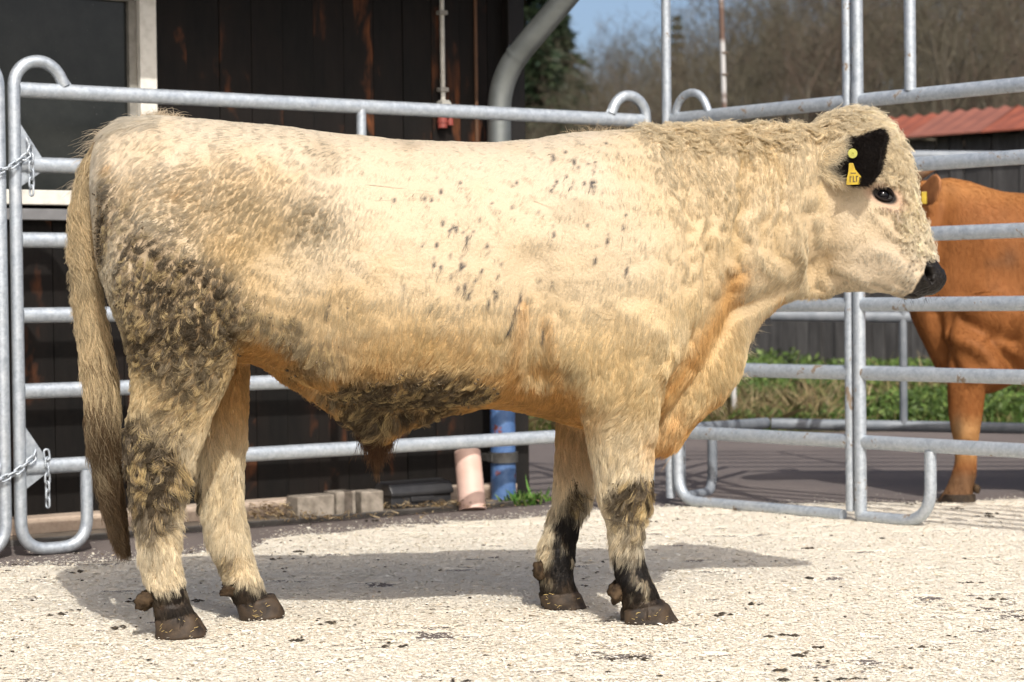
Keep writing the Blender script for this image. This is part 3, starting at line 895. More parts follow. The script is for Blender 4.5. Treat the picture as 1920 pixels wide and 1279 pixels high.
right = empty('railing_panel', (*gp(s_joint + .035), 0)); tag(right, 'manure spotted galvanised panel in front of the brown cow', 'fence panel', 'tubular steel pen panels')
for k, z in enumerate(RZ):
    mb = MB(); mb.tube([GP(.015, z), GP(1.4, z), GP(2.7, z)], .0265, 14, flat=.72); mb.build('rail', M_galvd, right, True, 0, 60)
fl_ = foot_end - s_joint - .035
s17 = s_at(1710) - s_joint - .035
mb = MB(); mb.tube(fillet([GP(fl_, RZ[0] - .02), GP(fl_, .022), GP(0, .022), GP(0, .05)], [.13, .001], 9), .0225, 14, up=(.3, .3, .9)); mb.build('foot', M_galvd, right, True, 0, 60)
mb = MB(); mb.tube([GP(0, .03), GP(0, 1.2), GP(0, 1.66)], .0235, 14); mb.build('post', M_galvd, right, True, 0, 60)
mb = MB(); mb.tube(fillet([GP(0.002, 1.63), GP(0.002, 2.5), GP(s17, 2.5), GP(s17, 1.61)], [.12, .12], 8), .0215, 14, up=(.3, .3, .9)); mb.build('hoop_post', M_galvd, right, True, 0, 60)
mb = MB(); mb.tube([GP(2.7, .0), GP(2.7, 1.66)], .0235, 14); mb.build('post', M_galvd, right, True, 0, 60)
M_rust = simple('rusty_chain', (.10, .075, .055), (.17, .13, .10), 60, .7, .3)
link2 = link_me.copy(); link2.materials.clear(); link2.materials.append(M_rust)
_keep = link_me; link_me = link2
q0 = at(1278, 832, 8.62)
chain([q0, q0 + np.array((0, 0, -.125))], 'short rusty chain hanging from the bottom gate rail under the brisket')
link_me = _keep
# rear pen: short return and the panel across the back
RP0 = (.700, 8.70); RP1 = (1.225, 9.985)
panel('railing_panel', RP0, RP1, 'short railing panel running back from the pen corner', M_dull, foot0=.46, foot1=0, arch1=False, arch0=False, mids=(), z_off=(0, -.055), rails=RZ, post1=False)
panel('railing_panel', (1.20, 9.96), (3.7, 9.75), 'railing panel across the back behind the brown cow', M_dull, foot0=0, foot1=0, arch0=False, arch1=False, mids=(.265,), z_off=(-.055, -.12), rails=RZ, post0=False)

# ------------------------------------------------------------------ shed with red corrugated roof
SH0 = np.array((at(1640, 262, 16.4)[0], 16.4)); SH1 = np.array((at(1920, 240, 15.45)[0], 15.45))
sd_ = (SH1 - SH0) / np.linalg.norm(SH1 - SH0); sh_ang = math.atan2(sd_[1], sd_[0])
shed = empty('shed', (SH0[0], SH0[1], 0), sh_ang)
tag(shed, 'weathered grey board shed with red corrugated roof behind the brown cow', 'shed')
eave = 2.07
M_sboard, nt, p = new_mat('weathered_board')
v = coords(nt, (1, 1, .12), True); g = noise(nt, v, 30, 6, .7); f2 = noise(nt, coords(nt, (1, 1, .5), True), 3, 4)
c = ramp(nt, g, [(.3, (.028, .026, .026)), (.75, (.13, .125, .122))]); c = mix(nt, ramp(nt, f2, [(.35, 0.0), (.65, .8)]), c, (.03, .028, .028))
nt.links.new(c, p.inputs['Base Color']); p.inputs['Roughness'].default_value = .85; bump(nt, p, g, .5, .005)
mb = MB(); mb.box((0, 0, 1.06), (.112, .022, 2.0)); sb = mb.mesh('board'); sb.materials.append(M_sboard)
for k in range(34):
    o = bpy.data.objects.new('board', sb); COL.objects.link(o); o.parent = shed
    o.location = (-.10 + k * .122, rng.uniform(-.008, .008), rng.uniform(-.02, .01)); o.rotation_euler = (0, rng.uniform(-.006, .006), 0)
mb = MB(); mb.box((1.95, 1.2, 1.0), (4.1, 2.3, 1.98)); mb.build('inner_wall', M_dark, shed, False)
M_redroof = simple('red_fibre_cement', (.18, .05, .03), (.28, .08, .045), 7, .8, 0, .3, .004, rand=True, lo=.3, hi=.75, detail=7)
M_redroof2 = simple('faded_fibre_cement', (.25, .092, .062), (.17, .062, .045), 7, .85, 0, .3, .004, rand=True, lo=.3, hi=.75, detail=7)
# sheets: corrugation along the slope, steep low pent
per = .135; run = .52; rise = .215
def sheet(width):
    nx_ = int(width / per * 10); xs = np.linspace(0, width, nx_)
    top = [(x, 0, .010 * math.cos(2 * math.pi * x / per)) for x in xs]
    V = []; 
    for t in (0, .5, 1): V += [(x, run * t, rise * t + z * (.05 + .95 * t * t)) for x, _, z in top]
    V += [(x, y, z - .012) for x, y, z in V]
    n1 = nx_ * 3; F = []
    for r_ in range(2):
        for j in range(nx_ - 1):
            a_ = r_ * nx_ + j; F.append((a_, a_ + 1, a_ + nx_ + 1, a_ + nx_)); b_ = a_ + n1; F.append((b_ + nx_, b_ + nx_ + 1, b_ + 1, b_))
    for j in range(nx_ - 1): F.append((j + n1, j + 1 + n1, j + 1, j)); e = 2 * nx_ + j; F.append((e, e + 1, e + 1 + n1, e + n1))
    m_ = MB(); m_.add(V, F); return m_
shm = sheet(.665)
for k in range(7):
    m_ = shm.mesh('roof_sheet'); o = link('roof_sheet', m_, (M_redroof, M_redroof2, M_redroof)[k % 3], shed, True, 0, 60)
    o.location = (-.25 + k * .66, -.16, eave + .004 * (k % 2)); o.rotation_euler = (rng.uniform(-.01, .01), rng.uniform(-.006, .006), 0)
mb = MB(); mb.box((1.95, 1.4, eave + .12), (4.4, 2.0, .06)); mb.build('roof_deck', M_dark, shed, False)
# dark board fence that runs on to the left of the shed
fn0 = SH0 - sd_ * 3.6
pf = empty('board_fence', (fn0[0], fn0[1], .2), sh_ang); tag(pf, 'dark board fence above the green bank left of the shed', 'fence')
mb = MB(); mb.box((0, 0, .66), (.125, .02, 1.3)); fb = mb.mesh('board'); fb.materials.append(M_sboard)
for k in range(27):
    o = bpy.data.objects.new('board', fb); COL.objects.link(o); o.parent = pf
    o.location = (k * .131, rng.uniform(-.01, .01), rng.uniform(-.04, .03)); o.rotation_euler = (0, rng.uniform(-.012, .012), 0)
for z in (.3, 1.1):
    mb = MB(); mb.box((1.75, .04, z), (3.6, .05, .09)); mb.build('rail', M_dark, pf, False)
# thin rusty pole on the bank
pl = at(1355, 300, 13.4)
M_pole, nt, p = new_mat('rusty_banded_pole')
v = coords(nt, (1, 1, 1)); f = noise(nt, coords(nt, (.2, .2, 1)), 3.2, 3)
nt.links.new(ramp(nt, f, [(.46, (.12, .07, .05)), (.52, (.46, .45, .44))]), p.inputs['Base Color']); p.inputs['Roughness'].default_value = .7
mb = MB(); mb.tube([(pl[0] + .06, 13.4, .1), (pl[0] + .02, 13.4, 1.8), (pl[0] - .03, 13.4, 4.2)], .017, 10); po = mb.build('pole', M_pole, None, True, 0, 60)
tag(po, 'thin rusty pole with pale bands standing before the bare trees', 'pole')
mb = MB()
for z in (1.95, 2.28, 2.42): mb.tube([(pl[0] + .018, 13.4, z), (pl[0] + .018, 13.4, z + .012)], .024, 10)
mb.build('band', M_rust, po, True, 0, 50)
# ------------------------------------------------------------------ the bull
BULL_ANG = 0.12
B0 = np.array((0.0, 5.56, 0.0))
EU = np.array((math.cos(BULL_ANG), math.sin(BULL_ANG), 0.0))
EV = np.array((-math.sin(BULL_ANG), math.cos(BULL_ANG), 0.0))

def W(x, y, v=0.0):
    """point of the bull's own frame (u along, w up) that the photograph shows at x, y in the lengthwise plane v"""
    d = ray(x, y)
    t = (v - (EYE - B0) @ EV) / (d @ EV)
    p = EYE + d * t - B0
    return p @ EU, p[2]

def side(p):
    """side-view coordinates (in photograph pixels) of bull-frame points, used to place coat markings and muscles"""
    q = p[:, 0:1] * EU + np.full((len(p), 1), -0.16) * EV + p[:, 2:3] * np.array((0, 0, 1.0)) + B0 - EYE
    c = q @ R3
    return CX + F_PX * c[:, 0] / -c[:, 2], CY - F_PX * c[:, 1] / -c[:, 2]

def interp_rows(rows, n):
    rows = np.array(rows, dtype=float)
    d = np.concatenate(([0], np.cumsum(np.linalg.norm(np.diff(rows[:, :4], axis=0), axis=1))))
    t = np.linspace(0, d[-1], n)
    return np.stack([np.interp(t, d, rows[:, k]) for k in range(rows.shape[1])], axis=1)

def super_ring(c, ax, ay, n=32, p=0.85, shift=0.0):
    th = np.arange(n) * 2 * math.pi / n
    cs, sn = np.cos(th), np.sin(th)
    a = np.sign(cs) * np.abs(cs) ** p; b = np.sign(sn) * np.abs(sn) ** p
    a = a * (1 - shift * b)                       # egg shape: wider below (shift > 0)
    return c + a[:, None] * ax + b[:, None] * ay

def slice_loft(mb, rows, n=40, p=0.85):
    """rows: x, y of the upper outline, x, y of the lower outline, half width, v centre, egg"""
    rings = []
    for r in interp_rows(rows, n):
        u1, w1 = W(r[0], r[1]); u2, w2 = W(r[2], r[3])
        c = np.array(((u1 + u2) / 2, r[5], (w1 + w2) / 2))
        ay = np.array(((u1 - u2) / 2, 0, (w1 - w2) / 2))
        rings.append(super_ring(c, np.array((0, r[4], 0)), ay, 36, p, r[6]))
    mb.loft(rings)

def limb_loft(mb, rows, n=30, p=0.95):
    """rows: y, x of the rear outline, x of the front outline, v centre, half width"""
    rows = [(r[1], r[0], r[2], r[0] + (r[5] if len(r) > 5 else 0), r[4], r[3], 0) for r in rows]
    rings = []
    for r in interp_rows(rows, n):
        u1, w1 = W(r[0], r[1], r[5]); u2, w2 = W(r[2], r[3], r[5])
        c = np.array(((u1 + u2) / 2, r[5], (w1 + w2) / 2))
        ay = np.array(((u2 - u1) / 2, 0, (w2 - w1) / 2))
        rings.append(super_ring(c, np.array((0, r[4], 0)), ay, 24, p))
    mb.loft(rings)

flesh = MB()
# trunk: top x,y / bottom x,y / half width / v / egg
slice_loft(flesh, [
    (172, 300, 172, 430, .06, 0, .0), (182, 262, 182, 500, .13, 0, .0), (205, 238, 205, 560, .185, 0, .05), (240, 222, 240, 610, .215, 0, .06),
    (300, 216, 300, 650, .245, 0, .08), (370, 222, 370, 668, .275, 0, .12), (440, 229, 440, 672, .295, 0, .16),
    (510, 234, 510, 690, .30, 0, .16), (570, 242, 570, 716, .31, 0, .15), (640, 252, 640, 742, .32, 0, .14), (720, 260, 720, 758, .325, 0, .13),
    (800, 266, 800, 764, .325, 0, .12), (880, 268, 880, 764, .325, 0, .10), (950, 265, 950, 764, .315, 0, .08), (1010, 258, 1010, 778, .305, 0, .07),
    (1070, 251, 1070, 794, .30, 0, .07), (1130, 247, 1130, 806, .285, 0, .08), (1190, 245, 1190, 800, .26, 0, .10),
    (1240, 243, 1240, 775, .235, 0, .12), (1290, 241, 1290, 720, .20, 0, .08), (1330, 240, 1330, 660, .17, 0, .0), (1360, 245, 1360, 600, .13, 0, .0)], 60, 0.84)
# neck
slice_loft(flesh, [
    (1150, 248, 1150, 690, .22, 0, .1), (1230, 243, 1240, 660, .205, 0, .08), (1300, 240, 1310, 620, .185, 0, .05), (1360, 237, 1370, 592, .168, 0, .02),
    (1420, 235, 1425, 566, .150, 0, .0), (1480, 240, 1480, 544, .135, 0, -.02), (1520, 241, 1512, 520, .118, 0, -.02), (1560, 236, 1540, 490, .10, 0, -.02), (1580, 245, 1560, 450, .08, 0, 0)], 34, 0.9)
# dewlap and brisket fold
slice_loft(flesh, [
    (1120, 640, 1120, 800, .09, 0, .0), (1180, 600, 1185, 836, .09, 0, .0), (1225, 580, 1232, 848, .086, 0, .0), (1262, 560, 1268, 838, .088, 0, .0), (1300, 540, 1312, 788, .098, 0, .0),
    (1340, 520, 1356, 750, .09, 0, .0), (1368, 500, 1388, 700, .078, 0, .0), (1392, 500, 1402, 640, .062, 0, .0), (1425, 490, 1432, 596, .055, 0, .0), (1470, 480, 1470, 567, .05, 0, .0),
    (1510, 470, 1505, 555, .05, 0, 0), (1545, 470, 1540, 562, .05, 0, 0), (1560, 480, 1562, 560, .04, 0, 0)], 44, 0.9)
# sheath keel under the belly
slice_loft(flesh, [
    (480, 640, 480, 680, .09, 0, 0), (540, 650, 540, 718, .09, 0, 0), (600, 660, 600, 758, .08, 0, 0), (650, 680, 650, 792, .06, 0, 0), (690, 700, 690, 820, .046, 0, 0), (715, 700, 715, 830, .04, 0, 0),
    (760, 700, 760, 806, .05, 0, 0), (830, 700, 830, 776, .07, 0, 0), (900, 700, 900, 766, .09, 0, 0)], 30, 0.95)
# head: forehead x,y / jaw x,y
slice_loft(flesh, [
    (1540, 230, 1514, 300, .085, 0, 0), (1566, 213, 1508, 360, .11, 0, 0), (1608, 211, 1518, 445, .124, 0, -.05), (1646, 232, 1540, 520, .126, 0, -.08), (1673, 266, 1560, 550, .128, 0, -.10),
    (1694, 316, 1588, 552, .122, 0, -.12), (1706, 366, 1614, 548, .108, 0, -.10), (1720, 412, 1642, 549, .092, 0, -.04), (1733, 450, 1668, 551, .08, 0, .0), (1746, 478, 1692, 554, .076, 0, .02),
    (1759, 494, 1714, 558, .072, 0, .0), (1770, 508, 1738, 557, .062, 0, .0), (1774, 524, 1752, 553, .042, 0, .0)], 46, 0.88)
# chin under the mouth
slice_loft(flesh, [(1660, 520, 1660, 549, .05, 0, 0), (1690, 520, 1684, 558, .056, 0, 0), (1715, 530, 1708, 564, .05, 0, 0), (1728, 540, 1724, 562, .035, 0, 0)], 12, 0.95)
# limbs: y, rear x, front x, v, half width
NH, FH, NF, FF = -.15, .13, -.145, .15
limb_loft(flesh, [(330, 215, 420, -.12, .09), (420, 192, 462, -.14, .125), (500, 186, 478, -.155, .135), (560, 204, 474, -.16, .125), (620, 230, 462, -.162, .115), (670, 246, 446, -.16, .098), (720, 250, 424, -.157, .082),
    (770, 243, 404, -.155, .07), (815, 238, 386, -.153, .06), (860, 240, 364, -.152, .052), (910, 249, 347, -.15, .045), (960, 256, 337, -.15, .038), (1010, 262, 332, NH, .036), (1060, 265, 334, NH, .040),
    (1095, 274, 344, NH, .047), (1125, 286, 352, NH, .046), (1150, 290, 362, NH, .05), (1172, 294, 372, NH, .05)], 50)
limb_loft(flesh, [(330, 230, 420, .12, .09), (420, 205, 462, .14, .125), (500, 200, 478, .15, .13), (570, 230, 474, .15, .12), (640, 300, 470, .145, .10), (700, 370, 466, .14, .08), (760, 388, 464, .138, .068),
    (820, 378, 460, .136, .058), (870, 372, 452, .134, .053), (930, 376, 450, .132, .046), (980, 384, 457, .13, .04), (1020, 394, 466, FH, .04), (1060, 408, 478, FH, .044), (1085, 418, 488, FH, .046), (1110, 430, 497, FH, .046), (1138, 444, 508, FH, .05)], 46)
limb_loft(flesh, [(420, 1040, 1250, -.16, .08), (520, 1030, 1270, -.175, .11), (600, 1045, 1262, -.178, .115), (660, 1062, 1246, -.175, .108), (720, 1072, 1236, -.168, .096), (780, 1086, 1229, -.16, .083), (830, 1104, 1223, -.154, .072), (870, 1114, 1217, -.15, .064),
    (905, 1120, 1217, -.147, .06), (940, 1130, 1212, -.146, .055), (980, 1143, 1203, -.145, .044), (1020, 1149, 1201, NF, .04), (1060, 1151, 1209, NF, .042), (1095, 1155, 1224, NF, .049), (1120, 1164, 1236, NF, .05), (1150, 1172, 1250, NF, .052)], 46)
limb_loft(flesh, [(520, 1040, 1230, .16, .10), (620, 1040, 1220, .165, .105), (720, 1045, 1170, .16, .09), (790, 1046, 1125, .156, .075), (850, 1046, 1110, .153, .064), (900, 1044, 1110, .151, .058), (940, 1040, 1104, .15, .052), (980, 1030, 1089, .15, .043),
    (1020, 1016, 1080, FF, .04), (1050, 1010, 1077, FF, .045), (1075, 1008, 1073, FF, .046), (1100, 1010, 1078, FF, .048), (1125, 1020, 1086, FF, .05)], 40)

def remeshed(mb, name, voxel, smooth_it, factor=0.5):
    me = mb.mesh(name + '_raw')
    bm = bmesh.new(); bm.from_mesh(me); bmesh.ops.recalc_face_normals(bm, faces=bm.faces); bm.to_mesh(me); bm.free()
    o = bpy.data.objects.new(name + '_raw', me); COL.objects.link(o)
    r = o.modifiers.new('r', 'REMESH'); r.mode = 'VOXEL'; r.voxel_size = voxel; r.adaptivity = 0.0
    s = o.modifiers.new('s', 'SMOOTH'); s.iterations = smooth_it; s.factor = factor
    dg = bpy.context.evaluated_depsgraph_get(); dg.update()
    out = bpy.data.meshes.new_from_object(o.evaluated_get(dg))
    bpy.data.objects.remove(o); bpy.data.meshes.remove(me)
    out.name = name
    return out

def get_co(me):
    a = np.empty(len(me.vertices) * 3, dtype=np.float32); me.vertices.foreach_get('co', a); return a.reshape(-1, 3).astype(float)

def get_no(me):
    a = np.empty(len(me.vertices) * 3, dtype=np.float32); me.vertices.foreach_get('normal', a); return a.reshape(-1, 3).astype(float)

def line_dist(x, y, pts):
    pts = np.array(pts, dtype=float)
    if len(pts) == 1: return np.hypot(x - pts[0, 0], y - pts[0, 1])
    d = np.full(len(x), 1e9)
    for a, b in zip(pts[:-1], pts[1:]):
        ab = b - a
        t = np.clip(((x - a[0]) * ab[0] + (y - a[1]) * ab[1]) / (ab @ ab), 0, 1)
        d = np.minimum(d, np.hypot(x - a[0] - t * ab[0], y - a[1] - t * ab[1]))
    return d

# muscles, creases and bones: polyline, radius in px, height in metres (each flank alike)
STROKES = [
    ([(1130, 420)], 120, .020), ([(1120, 300), (1080, 420), (1075, 520)], 40, .008), ([(985, 500), (1000, 600), (1010, 700)], 34, -.022), ([(1045, 660), (1100, 730)], 45, .020),
    ([(1180, 640), (1190, 740)], 45, .014), ([(1215, 480), (1240, 560), (1235, 640)], 40, .016),
    ([(965, 580), (960, 690)], 9, .007), ([(1022, 600), (1030, 720)], 9, .008), ([(980, 570), (983, 700)], 8, -.008),
    ([(540, 500), (580, 610)], 80, -.022), ([(430, 300)], 60, .014), ([(500, 260), (900, 285)], 40, .006), ([(700, 340), (900, 345)], 50, -.005), ([(200, 340)], 40, .010), ([(330, 400)], 90, .010), ([(455, 610)], 50, .016),
    ([(520, 640), (640, 740)], 40, .016), ([(640, 700), (920, 740)], 40, .008),
    ([(390, 720), (340, 830)], 22, .006), ([(300, 780), (285, 900)], 14, -.006), ([(245, 640), (265, 730)], 22, -.006),
    ([(880, 360), (870, 640)], 14, .005), ([(800, 370), (790, 660)], 14, .004), ([(930, 400), (925, 620)], 12, .005), ([(840, 380), (830, 660)], 12, -.003),
    ([(1385, 515), (1335, 610), (1290, 680), (1255, 730)], 30, -.014), ([(1318, 470), (1318, 560), (1300, 640)], 9, -.013), ([(1340, 450), (1345, 540)], 14, .011), ([(1290, 480), (1300, 590)], 14, .010),
    ([(1365, 500), (1385, 505)], 10, .010), ([(1420, 520), (1370, 640), (1340, 700)], 26, .004), ([(1400, 530), (1430, 480)], 14, .008),
    ([(1228, 320), (1262, 440), (1270, 520)], 10, .007), ([(1252, 320), (1282, 440)], 9, -.006), ([(1290, 280), (1300, 400)], 9, .006), ([(1325, 300), (1330, 400)], 9, -.005), ([(1360, 300), (1355, 420)], 9, .006), ([(1400, 300), (1385, 440)], 9, -.005), ([(1430, 300), (1420, 420)], 9, .005), ([(1462, 290), (1455, 400)], 9, .006), ([(1485, 280), (1480, 380)], 9, -.005), ([(1505, 260), (1500, 380)], 9, .005),
    ([(1215, 620), (1222, 720), (1218, 800)], 16, .012), ([(1246, 700), (1240, 800)], 9, -.010), ([(1246, 660), (1240, 690)], 14, .016), ([(1225, 690), (1232, 730)], 14, .010),
    ([(1310, 690), (1280, 780)], 12, -.008), ([(1340, 690), (1315, 760)], 26, .006), ([(1255, 790), (1245, 830)], 16, .008),
    ([(1528, 400), (1543, 480), (1556, 548)], 15, -.020), ([(1640, 400), (1672, 425), (1690, 440)], 9, .005), ([(1580, 500), (1640, 530)], 12, .006), ([(1600, 440)], 55, .012), ([(1640, 338), (1672, 340)], 12, .013), ([(1664, 362)], 13, -.013), ([(1640, 385), (1690, 395)], 11, .005),
    ([(1615, 420), (1660, 450), (1690, 462)], 12, -.003), ([(1650, 470), (1690, 480)], 14, .003), ([(1560, 470), (1600, 530)], 14, -.003), ([(1700, 425)], 18, -.003), ([(1700, 500)], 26, .007), ([(1735, 525)], 22, .007), ([(1760, 508), (1763, 516)], 5.5, -.030), ([(1763, 520), (1768, 528)], 3.5, -.012), ([(1750, 498), (1748, 512), (1752, 524)], 5, .008), ([(1768, 500)], 6, .006), ([(1760, 527)], 8, .006),
    ([(1655, 533), (1690, 547), (1742, 555)], 3.2, -.010), ([(1700, 540), (1735, 546)], 7, .005), ([(1680, 545)], 6, -.004),
    ([(1175, 900), (1215, 940)], 22, .010), ([(1160, 985), (1165, 1060)], 8, -.004), ([(1190, 1095), (1215, 1100)], 18, .006), ([(1195, 1125), (1240, 1118)], 6, -.006),
    ([(300, 1095)], 18, .005), ([(300, 1130), (345, 1125)], 6, -.006), ([(320, 960), (315, 1050)], 8, -.004),
]

def wrinkle(p):
    return fnoise(np.stack([p[:, 0] * 34 + 2 * fnoise(p, 9, 5), p[:, 1] * 10, p[:, 2] * 5], 1), 1.0, 3, 2)

def sculpt(me):
    p, n = get_co(me), get_no(me)
    x, y = side(p)
    disp = np.zeros(len(p))
    for pts, r, h in STROKES:
        d = line_dist(x, y, pts)
        disp += h * np.exp(-(d / r) ** 2)
    facing = np.clip(np.abs(n[:, 1]) * 1.4, 0, 1)
    legs = smooth01(y, 820, 900)
    inner = (np.sign(n[:, 1]) != np.sign(p[:, 1])) & (y > 640)
    disp *= facing * np.where(inner, 0, 1)
    # long vertical wrinkles of the neck, ripples of the curly areas
    neck = smooth01(x, 1180, 1260) * smooth01(-x, -1560, -1510) * smooth01(-y, -560, -480)
    disp -= 0.020 * neck * wrinkle(p)
    disp += 0.004 * fnoise(p, 14, 9, 3) + 0.0045 * fnoise(p, 4.5, 19, 2)
    pad = smooth01(x + .45 * (y - 520), 1738, 1746) * (y > 480)
    disp += pad * (.0011 * vnoise(p, 210, 31) + .0010 * vnoise(p, 110, 32))
    p = p + n * disp[:, None]
    me.vertices.foreach_set('co', p.astype(np.float32).ravel())
    me.update()
    return me

def refine(me):
    """finer mesh over muzzle and eye, where the detail is small"""
    bm = bmesh.new(); bm.from_mesh(me)
    c = np.array([f.calc_center_median() for f in bm.faces]); x, y = side(c)
    hit = ((x > 1690) & (y > 470)) | ((np.hypot(x - 1664, y - 362) < 42) & (np.abs(c[:, 1]) > .04))
    bm.faces.ensure_lookup_table()
    eds = list({e for k in np.where(hit)[0] for e in bm.faces[k].edges})
    r = bmesh.ops.subdivide_edges(bm, edges=eds, cuts=2, use_grid_fill=True)
    vs = list({v for g in r['geom_inner'] if isinstance(g, bmesh.types.BMEdge) for v in g.verts})
    for _ in range(4): bmesh.ops.smooth_vert(bm, verts=vs, factor=.5, use_axis_x=True, use_axis_y=True, use_axis_z=True)
    bmesh.ops.triangulate(bm, faces=[f for f in bm.faces if len(f.verts) > 4])
    bm.to_mesh(me); bm.free()
    return me

bull_me = sculpt(refine(remeshed(flesh, 'bull', 0.0085, 14)))

# ------------------------------------------------------------------ coat colours (pigment, mud and dung, plus painted bounce light and fold shade)
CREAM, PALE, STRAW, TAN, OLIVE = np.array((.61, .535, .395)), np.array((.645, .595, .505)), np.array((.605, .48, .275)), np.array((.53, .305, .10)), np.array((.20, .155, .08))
MUD, DARKMUD, BLACK, SLATE = np.array((.175, .130, .075)), np.array((.072, .053, .032)), np.array((.013, .0115, .011)), np.array((.10, .105, .12))
# flank flecks: x, y, half length
FLECKS = [(1032, 300, 12), (1036, 290, 6), (1072, 305, 10), (1074, 320, 7), (1094, 312, 6), (1105, 322, 9), (1110, 305, 6), (1080, 308, 6), (1096, 352, 13), (1100, 360, 9), (1083, 350, 7), (1062, 352, 9), (1056, 362, 6), (1034, 345, 6), (1030, 352, 5), (1022, 362, 5), (1054, 334, 6), (1104, 345, 6), (1115, 366, 5), (1066, 378, 4),
    (962, 346, 6), (1138, 268, 5), (1158, 286, 7), (1057, 287, 5), (1000, 400, 6), (1022, 430, 5), (1024, 445, 8), (1087, 425, 6), (1124, 440, 5), (1122, 455, 8), (1152, 432, 9), (1160, 405, 5), (1120, 470, 5), (1098, 492, 11), (1158, 510, 11), (1150, 386, 5), (1020, 535, 7), (996, 532, 8), (1125, 556, 4),
    (838, 433, 9), (846, 434, 10), (835, 436, 6), (866, 452, 10), (868, 462, 6), (860, 438, 6), (823, 420, 9), (810, 462, 8), (783, 464, 6), (901, 465, 6), (904, 478, 8), (893, 470, 6), (886, 474, 5), (856, 483, 9), (835, 482, 6), (834, 522, 6), (805, 498, 9), (815, 505, 9), (802, 490, 6), (852, 504, 12), (860, 500, 6), (887, 520, 8), (877, 530, 6), (890, 510, 7), (861, 540, 12), (868, 552, 12), (848, 543, 7), (862, 532, 8), (848, 540, 6), (918, 553, 11), (914, 545, 6), (903, 568, 12), (902, 575, 7), (928, 498, 6), (924, 512, 6), (936, 514, 5), (750, 538, 7), (770, 528, 5), (791, 540, 4),
    (733, 382, 8), (714, 372, 5), (788, 378, 7), (802, 380, 6), (811, 340, 7), (820, 364, 8), (800, 574, 9), (849, 575, 6), (826, 604, 7), (858, 346, 5), (872, 370, 3), (884, 392, 5), (912, 385, 3), (948, 394, 5), (888, 417, 5), (946, 610, 14), (950, 600, 8), (962, 562, 14), (955, 575, 9), (767, 433, 3), (875, 440, 6), (613, 575, 9), (610, 585, 7), (648, 578, 6), (497, 553, 8), (1006, 620, 12)]
# mud and painted bounce: x, y, rx, ry, strength, kind (0 mud, 1 dark mud, 2 olive, 3 tan bounce light)
MUD_AND_BOUNCE = [(335, 560, 120, 95, .95, 0), (300, 640, 70, 60, .95, 0), (390, 600, 80, 85, .8, 0), (270, 500, 60, 80, .75, 0), (360, 690, 70, 60, .60, 0), (330, 440, 50, 40, .35, 0), (425, 530, 55, 60, .75, 0), (470, 590, 45, 45, .5, 0), (345, 745, 50, 40, .4, 0), (235, 420, 36, 50, .4, 0),
    (545, 620, 40, 40, .45, 0), (590, 425, 50, 40, .55, 2), (470, 400, 46, 46, .35, 2), (605, 300, 34, 44, .45, 2), (540, 390, 40, 30, .4, 2), (500, 470, 60, 50, .35, 2), (770, 262, 22, 30, .5, 2), (205, 380, 20, 70, .6, 0), (195, 440, 16, 60, .8, 1),
    (295, 885, 50, 82, 1.5, 1), (285, 945, 42, 54, 1.0, 0), (246, 840, 26, 60, 1.6, 1), (262, 800, 30, 30, .5, 0), (310, 800, 60, 50, .35, 0),
    (700, 735, 75, 42, .95, 1), (770, 730, 80, 42, .95, 1), (850, 728, 70, 38, .95, 1), (900, 732, 36, 26, .9, 1), (640, 742, 40, 30, .6, 0), (720, 690, 80, 30, .55, 3), (800, 780, 120, 28, .85, 3), (715, 800, 46, 40, 1.0, 3), (705, 830, 26, 34, 1.0, 1),
    (1192, 918, 48, 34, 1.6, 1), (1200, 900, 34, 18, 1.4, 1), (1185, 985, 30, 26, .5, 0), (1180, 950, 36, 24, .9, 0), (1070, 690, 30, 26, .5, 2), (1050, 775, 30, 26, .6, 3), (600, 660, 50, 40, .4, 0), (560, 690, 26, 26, .4, 0), (1060, 400, 46, 24, .35, 2), (1110, 410, 60, 24, .4, 2),
    (365, 950, 14, 60, .9, 1), (1110, 945, 16, 30, 1.0, 1), (425, 1075, 30, 24, .45, 0), (1225, 240, 60, 16, .2, 2), (1360, 262, 130, 26, .22, 2), (1570, 215, 60, 28, .25, 2), (1690, 310, 30, 50, .2, 2), (700, 778, 80, 36, .95, 1), (790, 768, 80, 26, .9, 1), (1110, 305, 50, 30, .15, 2), (1600, 495, 12, 8, .7, 2), (1270, 330, 60, 40, .35, 2), (1350, 370, 60, 60, .3, 2)]

def mixc(c, t, m):
    return c + (np.asarray(m) - c) * np.clip(t, 0, 1)[:, None]

